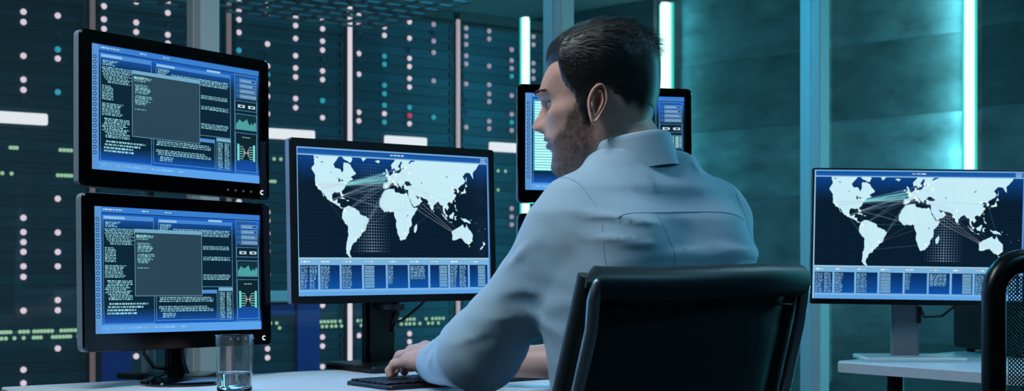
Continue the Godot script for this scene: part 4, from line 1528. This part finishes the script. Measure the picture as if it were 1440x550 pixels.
# joints of a hand: wrist, then for each finger its knuckle, middle joint, end joint, tip
func hand_joints(left: bool) -> Dictionary:
	if left:
		return {"wrist": Vector3(-0.096, 0.786, -0.462), "fingers": [
			[Vector3(-0.049, 0.811, -0.522), Vector3(-0.052, 0.806, -0.561), Vector3(-0.061, 0.784, -0.575), Vector3(-0.066, 0.764, -0.571)],
			[Vector3(-0.076, 0.809, -0.532), Vector3(-0.084, 0.802, -0.572), Vector3(-0.092, 0.780, -0.585), Vector3(-0.096, 0.762, -0.578)],
			[Vector3(-0.101, 0.801, -0.532), Vector3(-0.112, 0.793, -0.567), Vector3(-0.120, 0.774, -0.577), Vector3(-0.123, 0.761, -0.569)],
			[Vector3(-0.121, 0.787, -0.523), Vector3(-0.135, 0.780, -0.549), Vector3(-0.142, 0.767, -0.557), Vector3(-0.144, 0.759, -0.552)]],
			"thumb": [Vector3(-0.070, 0.782, -0.486), Vector3(-0.044, 0.773, -0.514), Vector3(-0.036, 0.766, -0.546), Vector3(-0.040, 0.761, -0.566)]}
	return {"wrist": WRIST_R, "fingers": [
		[Vector3(-0.048, 0.796, -0.462), Vector3(-0.071, 0.797, -0.500), Vector3(-0.088, 0.781, -0.515), Vector3(-0.094, 0.763, -0.517)],
		[Vector3(-0.028, 0.799, -0.474), Vector3(-0.044, 0.800, -0.517), Vector3(-0.060, 0.783, -0.534), Vector3(-0.066, 0.764, -0.536)],
		[Vector3(-0.007, 0.796, -0.478), Vector3(-0.015, 0.796, -0.519), Vector3(-0.027, 0.780, -0.535), Vector3(-0.032, 0.763, -0.535)],
		[Vector3(0.013, 0.790, -0.475), Vector3(0.014, 0.788, -0.507), Vector3(0.006, 0.775, -0.521), Vector3(0.002, 0.762, -0.522)]],
		"thumb": [Vector3(-0.028, 0.782, -0.412), Vector3(-0.062, 0.774, -0.432), Vector3(-0.086, 0.768, -0.455), Vector3(-0.098, 0.763, -0.474)]}


func hand_field(p: Vector3, h: Dictionary) -> float:
	var w: Vector3 = h.wrist
	var d := 9.0
	var size := [0.0112, 0.0116, 0.0108, 0.0095]
	for k in 4:
		var f: Array = h.fingers[k]
		d = smin(d, limb(p, w.lerp(f[0], 0.12), f[0], 0.021 if k in [1, 2] else 0.019, size[k] * 1.15), 0.014) if d < 9.0 else limb(p, w.lerp(f[0], 0.12), f[0], 0.017, size[k] * 1.12)
	d = smin(d, limb(p, w, h.fingers[3][0], 0.023, 0.0125), 0.012)
	var th: Array = h.thumb
	d = smin(d, limb(p, w.lerp(th[0], 0.4), th[1], 0.019, 0.0125), 0.014)
	var tips := 9.0
	for k in 4:
		var f: Array = h.fingers[k]
		var e := minf(limb(p, f[0], f[1], size[k] * 1.08, size[k] * 0.98), (p - f[0]).length() - size[k] * 1.15)
		e = smin(e, limb(p, f[1], f[2], size[k] * 0.98, size[k] * 0.86), 0.004)
		e = smin(e, limb(p, f[2], f[3], size[k] * 0.88, size[k] * 0.74), 0.004)
		tips = minf(tips, e)
	tips = minf(tips, smin(limb(p, th[1], th[2], 0.0125, 0.0105), limb(p, th[2], th[3], 0.0108, 0.0085), 0.004))
	d = smin(d, tips, 0.007)
	# tendons and the hollows between the knuckles
	return d - 0.0007 * noise.get_noise_3d(p.x * 70.0, p.y * 70.0, p.z * 70.0)


# head: rows of half sections. height, front, rear, half width (metres from the ear canal)
const HEAD := [[-0.114, 0.046, 0.004, 0.012], [-0.110, 0.066, -0.002, 0.026], [-0.101, 0.079, -0.012, 0.037], [-0.088, 0.0845, -0.028, 0.047], [-0.072, 0.0845, -0.052, 0.055], [-0.055, 0.087, -0.070, 0.0605],
	[-0.038, 0.091, -0.082, 0.0645], [-0.020, 0.0885, -0.091, 0.0685], [0.0, 0.0845, -0.097, 0.0715], [0.018, 0.0835, -0.1015, 0.0735], [0.034, 0.0895, -0.1035, 0.0755], [0.050, 0.0865, -0.1035, 0.0770], [0.066, 0.0785, -0.101, 0.0765], [0.082, 0.0655, -0.0945, 0.0720], [0.096, 0.0475, -0.083, 0.0625], [0.108, 0.024, -0.066, 0.0470], [0.116, 0.0, -0.049, 0.0300], [0.1195, -0.017, -0.033, 0.0100]]


func head_row(y: float) -> Vector3:
	var k := 0
	while k < HEAD.size() - 2 and y > HEAD[k + 1][0]:
		k += 1
	var s := clampf((y - HEAD[k][0]) / (HEAD[k + 1][0] - HEAD[k][0]), 0.0, 1.0)
	var a: Array = HEAD[maxi(k - 1, 0)]
	var b: Array = HEAD[k]
	var c: Array = HEAD[k + 1]
	var d: Array = HEAD[mini(k + 2, HEAD.size() - 1)]
	var out := Vector3.ZERO
	for j in 3:
		out[j] = cubic_interpolate(b[j + 1], c[j + 1], a[j + 1], d[j + 1], s)
	return out


func bump(v: float, at: float, wide: float) -> float:
	return exp(-pow((v - at) / wide, 2.0))


func head_point(a: float, y: float) -> Vector3:   # a: angle from the face, positive towards his left ear (+x)
	var r := head_row(y)
	var mid := (r.x + r.y) * 0.5 * 0.35 - 0.008 * 0.65
	mid = clampf(mid, r.y + 0.001, r.x - 0.001)
	var c := cos(a)
	var s := sin(a)
	var power := 2.25 if c > 0.0 else 2.1
	var len_z := (r.x - mid) if c > 0.0 else (mid - r.y)
	var scale := pow(pow(absf(s), power) + pow(absf(c), power), -1.0 / power)
	var p := Vector3(s * scale * r.z, y, mid + c * scale * len_z)
	if c > 0.0:
		var x := p.x
		# nose
		var nose := along_table([[-0.032, 0.0], [-0.027, 0.003], [-0.0225, 0.011], [-0.0165, 0.0225], [-0.0105, 0.0258], [-0.004, 0.0225], [0.009, 0.0145], [0.021, 0.0075], [0.032, 0.0018], [0.045, 0.0]], y)
		var wide := along_table([[-0.028, 0.0135], [-0.015, 0.0128], [0.0, 0.0108], [0.02, 0.0095], [0.04, 0.012]], y)
		p.z += nose * exp(-pow(absf(x) / wide, 2.4))
		p.z += 0.0085 * bump(absf(x), 0.0145, 0.0062) * bump(y, -0.0150, 0.0085)
		# eye hollows, lids, brow ridge, cheekbones
		p.z -= 0.0140 * bump(absf(x), 0.031, 0.0165) * bump(y, 0.0185, 0.0105)
		p.z -= 0.006 * bump(absf(x), 0.0165, 0.007) * bump(y, 0.018, 0.012)
		p.z += 0.0072 * bump(absf(x), 0.032, 0.0115) * bump(y, 0.0175, 0.0062)
		p.z += 0.0078 * bump(absf(x), 0.026, 0.021) * bump(y, 0.0365, 0.0072)
		p += Vector3(0.0035 * signf(x), 0, 0.003) * bump(absf(x), 0.052, 0.02) * bump(y, 0.0, 0.014)
		p.z -= 0.003 * bump(absf(x), 0.045, 0.02) * bump(y, -0.035, 0.02)
		# mouth
		p.z += 0.0042 * bump(x, 0.0, 0.021) * bump(y, -0.0350, 0.0042)
		p.z += 0.0050 * bump(x, 0.0, 0.018) * bump(y, -0.0485, 0.0050)
		p.z -= 0.0040 * bump(x, 0.0, 0.025) * bump(y, -0.0418, 0.0024)
		p.z -= 0.0042 * bump(x, 0.0, 0.024) * bump(y, -0.0600, 0.0065)
		p.z += 0.0048 * bump(x, 0.0, 0.019) * bump(y, -0.0840, 0.0130)
		p.z -= 0.0016 * bump(x, 0.0, 0.004) * bump(y, -0.0290, 0.0045)
	# temples and the jaw's edge
	p.x -= signf(p.x) * 0.004 * bump(absf(a), 0.95, 0.22) * bump(y, 0.035, 0.018)
	p.x += signf(p.x) * 0.003 * bump(absf(a), 1.45, 0.3) * bump(y, -0.062, 0.018)
	return p


func hair_line(a: float) -> float:
	return along_table([[0.0, 0.0775], [0.80, 0.0790], [1.04, 0.0770], [1.12, 0.052], [1.17, 0.036], [1.27, 0.022], [1.34, 0.0], [1.39, -0.030], [1.48, -0.034], [1.56, 0.022], [1.85, 0.024], [2.0, 0.002], [2.25, -0.026], [2.6, -0.042], [3.15, -0.048]], absf(a))


func hair_mask(a: float, y: float) -> float:
	var soft := lerpf(0.008, 0.065, smoothstep(1.75, 2.5, absf(a)))
	return smoothstep(hair_line(a) - 0.002, hair_line(a) + soft, y)


func beard_mask(a: float, y: float, p: Vector3) -> float:
	var b := absf(a)
	var edge := along_table([[0.0, -0.0265], [0.30, -0.0265], [0.42, -0.036], [0.62, -0.042], [0.95, -0.030], [1.2, -0.004], [1.35, 0.02]], b)
	var m := smoothstep(edge + 0.007, edge - 0.009, y) * (1.0 - smoothstep(1.40, 1.62, b))
	m *= 1.0 - smoothstep(-0.100, -0.118, y) * 0.4
	m *= 1.0 - 0.85 * bump(p.x, 0.0, 0.017) * bump(y, -0.0425, 0.0072)       # the lips
	return m * (0.80 + 0.35 * noise.get_noise_3d(p.x * 130.0, p.y * 130.0, p.z * 130.0))


func head_tint(a: float, y: float, p: Vector3) -> Color:
	var c := skin_tone(p * 1.7)
	c = c.lerp(Color(0.50, 0.22, 0.18), 0.55 * bump(y, -0.0425, 0.008) * bump(p.x, 0.0, 0.02) * (1.0 if absf(a) < 1.0 else 0.0))
	c = c.lerp(Color(0.60, 0.30, 0.24), 0.35 * bump(y, -0.012, 0.012) * bump(p.x, 0.0, 0.018) * (1.0 if absf(a) < 1.0 else 0.0))
	c = c.lerp(Color(0.055, 0.042, 0.038), clampf(beard_mask(a, y, p), 0.0, 1.0) * 0.87)
	c = c.lerp(Color(0.022, 0.020, 0.020), smoothstep(0.0, 0.5, hair_mask(a, y)) * 0.985)
	return c


func hair_bulk(a: float, y: float) -> float:   # the cropped sides add a little to the skull
	return 0.0055 * smoothstep(0.35, 1.0, hair_mask(a, y)) * smoothstep(-0.06, 0.05, y)


func hair_depth(a: float, y: float) -> float:
	var line := hair_line(a)
	var top := pow(smoothstep(0.004, 0.104, y + 0.014 * cos(a)), 1.3) * smoothstep(line - 0.001, line + 0.024, y)
	return lerpf(-0.002, 0.0012, smoothstep(0.40, 0.62, hair_mask(a, y))) + 0.019 * top + 0.0035 * top * noise.get_noise_3d(a * 3.0, y * 30.0, 1.0)


func scalp_point(a: float, y: float) -> Vector3:
	var p := head_point(a, y)
	return p + Vector3(p.x, p.y * 0.5, p.z).normalized() * hair_bulk(a, y)


func head_y(v: float) -> float:   # rows closer together at the crown
	return lerpf(-0.114, 0.1195, 1.0 - pow(1.0 - v, 1.35))


func build_head(g: Geo, xf: Transform3D) -> void:
	var part := Geo.new()
	part.grid(176, 150, func(u, v): return scalp_point((u - 0.5) * TAU, head_y(v)), true, func(u, v, p): return head_tint((u - 0.5) * TAU, head_y(v), p), -1.0)
	for s in [-1.0, 1.0]:                                  # ears
		var turn := Basis(Vector3.UP, s * 0.42) * Basis(Vector3.RIGHT, -0.20)
		var at := Vector3(s * 0.0725, -0.002, -0.012)
		for face in [1.0, -1.0]:
			part.grid(48, 18, func(u, v):
				var ang: float = u * TAU
				var ey := sin(ang)
				var ez := cos(ang)
				var hy := 0.0335 if ey > 0.0 else 0.034
				var hz := lerpf(0.0095, 0.0160, smoothstep(-1.0, 0.35, ey)) * (1.0 + 0.0 * ez)
				var edge := Vector3(0, ey * hy, ez * hz - 0.004 * ey)
				var r: float = v
				var h := 0.0
				if face > 0.0:
					var front := smoothstep(0.2, 0.9, ez)
					h = 0.0065 * bump(r, 0.88, 0.11) * (1.0 - 0.75 * smoothstep(0.35, 0.95, -ey)) * (1.0 - 0.5 * front)
					h += 0.0050 * bump(r, 0.56, 0.11) * (1.0 - smoothstep(-0.1, 0.7, ez)) * smoothstep(-0.95, -0.3, ey)
					h -= 0.0085 * bump(r, 0.12, 0.30) + 0.002 * bump(r, 0.72, 0.08)
					h += 0.0060 * bump(ez * r, 0.55, 0.16) * bump(ey * r, -0.12, 0.22)
					h += 0.0030 * smoothstep(0.45, 0.8, -ey) * r
					h = h - 0.004 * smoothstep(0.93, 1.0, r)
				else:
					h = -0.0085 + 0.0035 * r + 0.001 * smoothstep(0.9, 1.0, r) - 0.006 * (1.0 - r)
				var p := Vector3(s * (h + 0.011), 0, 0) + edge * r
				return at + turn * p, true, func(u, v, p):
					var c := skin_tone(p * 2.0).lerp(Color(0.60, 0.27, 0.22), 0.35)
					return c.darkened(0.0), s * face)
	var basis := xf.basis
	var first := g.v.size()
	for k in part.v.size():
		g.vert(xf * part.v[k], basis * part.n[k], part.c[k])
	for k in range(0, part.idx.size(), 3):
		g.idx.append(part.idx[k] + first); g.idx.append(part.idx[k + 1] + first); g.idx.append(part.idx[k + 2] + first)


func strand(g: Geo, root: Vector3, dirs: Array, out: Vector3, width: float, c: Color) -> void:
	var p := root
	var prev := []
	for k in dirs.size() + 1:
		var d: Vector3 = dirs[mini(k, dirs.size() - 1)]
		var side := d.cross(out).normalized() * width * (1.0 - 0.85 * k / dirs.size())
		var nn := (out + side.normalized() * 0.0).normalized()
		var row := [g.vert(p - side, (nn - side.normalized() * 0.6).normalized(), c), g.vert(p + side, (nn + side.normalized() * 0.6).normalized(), c)]
		if k > 0:
			g.quad(prev[0], prev[1], row[1], row[0])
		prev = row
		if k < dirs.size():
			p += dirs[k]


func build_hair(man: Node3D, xf: Transform3D) -> void:
	var g := Geo.new()
	var dark := Color(0.022, 0.020, 0.020)
	g.grid(120, 90, func(u, v):
		var a: float = (u - 0.5) * TAU
		var y := head_y(0.18 + 0.82 * v)
		var p := head_point(a, y)
		var out := (p - Vector3(0, 0.02, -0.01)).normalized()
		return xf * (scalp_point(a, y) + out * hair_depth(a, y)), true, func(u, v, p): return dark, -1.0)
	var hair := put("hair", g, M.hair, man)
	g = Geo.new()
	var tones := [Color(0.026, 0.021, 0.020), Color(0.042, 0.035, 0.033), Color(0.066, 0.056, 0.052), Color(0.018, 0.015, 0.014)]
	for k in 15000:
		var a := rng.randf_range(-PI, PI)
		var v := rng.randf_range(0.20, 0.998)
		var y := head_y(v)
		if absf(cos(a)) * 0 + rng.randf() > (0.35 + 0.65 * clampf((0.12 - y) / 0.05, 0.0, 1.0)):
			continue
		var m := hair_mask(a, y)
		if m < 0.25 or rng.randf() > m + 0.15:
			continue
		var p := scalp_point(a, y)
		var out := (p - Vector3(0, 0.02, -0.01)).normalized()
		var deep := hair_depth(a, y)
		var root := p + out * maxf(deep - 0.002, -0.0005)
		var top := smoothstep(0.055, 0.092, y)
		var flow := lerp(Vector3(0, -0.7, -0.75), Vector3(signf(p.x) * 0.12, 0.0, -1.0), top) as Vector3
		flow += Vector3(rng.randf_range(-1, 1), rng.randf_range(-0.5, 0.5), rng.randf_range(-0.4, 0.4)) * lerpf(0.25, 0.34, top)
		# at the crown the hair stands up
		var crown := top * smoothstep(-0.02, -0.07, p.z) * 0.75
		var tang := (flow - out * flow.dot(out)).normalized()
		var n0 := noise.get_noise_3d(p.x * 25.0, p.y * 25.0, p.z * 25.0)
		var length := lerpf(0.0048, 0.026, top) * rng.randf_range(0.6, 1.15)
		var lift := lerpf(0.18, 0.30 + 0.25 * n0, top) + crown
		var d0 := (tang + out * lift).normalized() * length / 3.0
		var d1 := (tang + out * (lift * 0.55)).normalized() * length / 3.0
		var d2 := (tang + out * (lift * 0.1 + crown * 0.5)).normalized() * length / 3.0
		strand(g, xf * root, [xf.basis * d0, xf.basis * d1, xf.basis * d2], xf.basis * out, lerpf(0.00035, 0.0008, top), tones[rng.randi() % 4])
	tag(put("hair_strands", g, M.hair, hair), "", "", "", "stuff").remove_meta("label")
	# stubble and eyebrows
	g = Geo.new()
	for k in 3800:
		var a := rng.randf_range(-1.6, 1.6)
		var y := rng.randf_range(-0.113, 0.0)
		var p := head_point(a, y)
		if rng.randf() > beard_mask(a, y, p) * 0.9:
			continue
		var q := head_point(a + 0.02, y)
		var w := head_point(a, y + 0.003)
		var out := (q - p).cross(w - p).normalized() * -1.0
		if out.dot(p) < 0.0: out = -out
		var d := (Vector3(rng.randf_range(-0.3, 0.3), -0.9, -0.15) + out * 0.45).normalized() * rng.randf_range(0.002, 0.0042)
		strand(g, xf * p, [xf.basis * d], xf.basis * out, 0.00025, tones[rng.randi() % 2])
	tag(put("beard", g, M.hair, man), "", "", "", "stuff").remove_meta("label")
	for s in [-1.0, 1.0]:
		g = Geo.new()
		for k in 260:
			var t := rng.randf()
			var x := lerpf(0.011, 0.052, t)
			var y := 0.0365 + 0.004 * sin(t * 2.6) + rng.randf_range(-0.0028, 0.0028) * (1.0 - 0.6 * t)
			var a := 0.0
			for it in 18:                                  # the angle at which the face has this x
				var p0 := head_point(a, y)
				a += (x - absf(p0.x)) * 9.0
			var p := head_point(a * s, y)
			var out := (p - Vector3(0, y, 0.0)).normalized()
			var d := (Vector3(s * 0.9, 0.35 - 0.6 * t, -0.2) + out * 0.35 + Vector3(0, rng.randf_range(-0.2, 0.2), 0)).normalized() * 0.0075
			strand(g, xf * (p - out * 0.0004), [xf.basis * d * 0.5, xf.basis * d * 0.5], xf.basis * out, 0.0005, tones[rng.randi() % 2])
		put("eyebrow", g, M.hair, man)
		g = Geo.new()                                      # eyeball with its iris in front
		var at := Vector3(s * 0.0315, 0.0180, 0.0622)
		var eye_turn := xf.basis * Basis(Vector3.RIGHT, PI / 2)
		var ball := []
		for k in 13:
			var q := PI * (k / 12.0 - 0.5)
			ball.append(Vector2(cos(q) * 0.0118, sin(q) * 0.0118))
		g.lathe(ball, 22, xf * at, eye_turn)
		var eye := put("eye", g, M.eye, man)
		g = Geo.new()
		g.lathe([Vector2(0.0, 0.01215), Vector2(0.003, 0.0119), Vector2(0.0056, 0.0107)], 18, xf * at, eye_turn)
		put("iris", g, M.iris, eye)
		g = Geo.new()                                      # upper lid with lashes' dark edge
		g.grid(14, 6, func(u, v):
			var q: float = lerpf(-1.45, 1.45, u)
			var e := lerpf(0.14, 1.35, v)
			return xf * (at + Vector3(sin(q) * cos(e), sin(e), cos(q) * cos(e)) * 0.0131), false, func(u, v, p): return Color(0.05, 0.035, 0.03) if v < 0.12 else Color(0.46, 0.27, 0.22), -1.0)
		g.grid(14, 5, func(u, v):
			var q: float = lerpf(-1.45, 1.45, u)
			var e := lerpf(-0.26, -1.3, v)
			return xf * (at + Vector3(sin(q) * cos(e), sin(e), cos(q) * cos(e)) * 0.0129), false, func(u, v, p): return Color(0.46, 0.27, 0.22), 1.0)
		put("eyelid", g, M.skin, man)


func seam_on(f: Callable, path: Array, radius: float, man: Node, m: Material) -> void:   # a row of stitching that follows the cloth
	var on := []
	for k in path.size() - 1:
		for j in 10:
			var p: Vector3 = path[k].lerp(path[k + 1], j / 10.0)
			for it in 5:
				var d: float = f.call(p)
				var h := 0.004
				var nn := Vector3(f.call(p + Vector3(h, 0, 0)) - d, f.call(p + Vector3(0, h, 0)) - d, f.call(p + Vector3(0, 0, h)) - d).normalized()
				p -= nn * d
			on.append(p)
	var smooth := []
	for k in on.size():
		smooth.append((on[maxi(k - 1, 0)] + on[k] + on[mini(k + 1, on.size() - 1)]) / 3.0)
	var g := Geo.new()
	g.tube(smooth, radius, 6)
	put("seam", g, m, man)


func build_person() -> void:
	var man := thing("person", "man with short dark hair and stubble in a pale blue shirt, seated, typing", "person", fr(1.455, 0, -1.67), TURN)
	var f := Vector3(-0.9659, 0, -0.2588)
	var local := Basis(Vector3.UP, -TURN)
	var face := (local * f).normalized()
	var yaw := Basis(face.cross(Vector3.UP) * -1.0, Vector3.UP, face)
	yaw = Basis(Vector3.UP.cross(face), Vector3.UP, face)
	var xf := Transform3D(yaw * Basis(Vector3.RIGHT, 0.14), Vector3(-0.046, 1.2250, -0.051))
	var g := Geo.new()
	nets(g, body_field, Vector3(-0.30, 0.0, -0.56), Vector3(0.30, 1.30, 0.22), 0.013, skin_tone)
	for left in [true, false]:
		var h := hand_joints(left)
		var lo: Vector3 = h.wrist
		var hi: Vector3 = h.wrist
		for fing in h.fingers + [h.thumb]:
			for p in fing:
				lo = lo.min(p); hi = hi.max(p)
		nets(g, hand_field.bind(h), lo - Vector3.ONE * 0.03, hi + Vector3.ONE * 0.03, 0.0032, skin_tone)
	build_head(g, xf)
	put("body", g, M.skin, man)
	build_hair(man, xf)
	g = Geo.new()
	nets(g, shirt_field, Vector3(-0.31, 0.50, -0.53), Vector3(0.30, 1.20, 0.22), 0.0085)
	var shirt := put("shirt", g, M.shirt, man)
	# collar: stand, fold and fall
	g = Geo.new()
	var tilt := Basis(Vector3.RIGHT, -0.20) * Basis(Vector3.BACK, 0.10)
	g.grid(72, 16, func(u, v):
		var a: float = (u - 0.5) * TAU * 0.93               # 0 at the nape, opening in front
		var q: float = v * 4.0
		var r := 0.067
		var y := 0.0
		if q < 1.5:
			r = lerpf(0.067, 0.0645, q / 1.5); y = lerpf(-0.028, 0.030, q / 1.5)
		elif q < 2.0:
			var e := (q - 1.5) / 0.5 * PI
			r = 0.0645 + 0.003 * (1.0 - cos(e)); y = 0.030 + 0.003 * sin(e)
		else:
			r = lerpf(0.0705, 0.0755, (q - 2.0) / 2.0); y = lerpf(0.030, -0.026 - 0.010 * smoothstep(1.6, 2.9, absf(a)), (q - 2.0) / 2.0)
		r += 0.0012 * sin(a * 5.0) * smoothstep(2.0, 4.0, q)
		return Vector3(-0.010, 1.139, -0.008) + tilt * Vector3(sin(a) * r, y, cos(a) * r * 1.06), false, null, 1.0)
	put("collar", g, M.cuff, shirt)
	# the left cuff, and the turned-up right one
	for left in [true, false]:
		var a: Vector3 = ELBOW_L if left else ELBOW_R
		var b: Vector3 = WRIST_L if left else WRIST_R
		var dir := (b - a).normalized()
		var mid := b - dir * 0.006 if left else a.lerp(b, 0.50)
		var turn := Basis(Quaternion(Vector3.UP, dir))
		g = Geo.new()
		if left:
			g.lathe([Vector2(0.031, 0.008), Vector2(0.0335, 0.012), Vector2(0.0362, 0.012), Vector2(0.0378, 0.008), Vector2(0.0425, -0.05), Vector2(0.0405, -0.056)], 36, mid, turn)
		else:
			g.lathe([Vector2(0.043, 0.004), Vector2(0.045, 0.012), Vector2(0.0495, 0.014), Vector2(0.0525, 0.010), Vector2(0.0545, -0.02), Vector2(0.053, -0.03), Vector2(0.049, -0.032)], 36, mid, turn)
		put("cuff", g, M.cuff if not left else M.shirt, shirt)
	# seams: yoke across the back, armhole, yoke end and the shoulder's
	seam_on(shirt_field, [Vector3(-0.130, 1.040, 0.10), Vector3(-0.09, 1.056, 0.12), Vector3(0.0, 1.068, 0.13), Vector3(0.10, 1.063, 0.12), Vector3(0.16, 1.045, 0.10)], 0.0008, shirt, M.seam)
	seam_on(shirt_field, [Vector3(-0.155, 1.12, -0.02), Vector3(-0.150, 1.09, 0.04), Vector3(-0.140, 1.03, 0.08), Vector3(-0.138, 0.96, 0.09), Vector3(-0.145, 0.90, 0.07)], 0.0009, shirt, M.seam)
	seam_on(shirt_field, [Vector3(0.17, 1.11, -0.02), Vector3(0.168, 1.07, 0.06), Vector3(0.165, 1.0, 0.09), Vector3(0.165, 0.92, 0.08)], 0.0008, shirt, M.seam)
	seam_on(shirt_field, [Vector3(-0.06, 1.063, 0.13), Vector3(-0.045, 1.0, 0.14), Vector3(-0.035, 0.92, 0.15), Vector3(-0.03, 0.85, 0.15)], 0.0007, shirt, M.seam)
	# trousers and shoes
	g = Geo.new()
	nets(g, func(p):
		var d := limb(p, Vector3(-0.08, 0.565, 0.04), Vector3(0.08, 0.565, 0.04), 0.112, 0.112)
		for s in [-1.0, 1.0]:
			d = smin(d, limb(p, Vector3(s * 0.09, 0.555, 0.02), Vector3(s * 0.14, 0.54, -0.40), 0.088, 0.066), 0.04)
			d = smin(d, limb(p, Vector3(s * 0.14, 0.54, -0.40), Vector3(s * 0.14, 0.09, -0.41), 0.064, 0.052), 0.03)
		return maxf(d, maxf(p.y - 0.66, 0.07 - p.y)) - 0.004 * noise.get_noise_3d(p.x * 9.0, p.y * 14.0, p.z * 9.0), Vector3(-0.26, 0.04, -0.52), Vector3(0.26, 0.70, 0.20), 0.016)
	put("trousers", g, M.trousers, man)
	for s in [-1.0, 1.0]:
		g = Geo.new()
		nets(g, func(p):
			var d := limb(p, Vector3(s * 0.14, 0.045, -0.40), Vector3(s * 0.15, 0.034, -0.60), 0.045, 0.038)
			d = smin(d, limb(p, Vector3(s * 0.14, 0.06, -0.40), Vector3(s * 0.14, 0.10, -0.40), 0.044, 0.042), 0.03)
			return maxf(d, -p.y), Vector3(s * 0.145 - 0.07, -0.02, -0.66), Vector3(s * 0.145 + 0.07, 0.16, -0.32), 0.01)
		put("shoe", g, M.shoe, man)
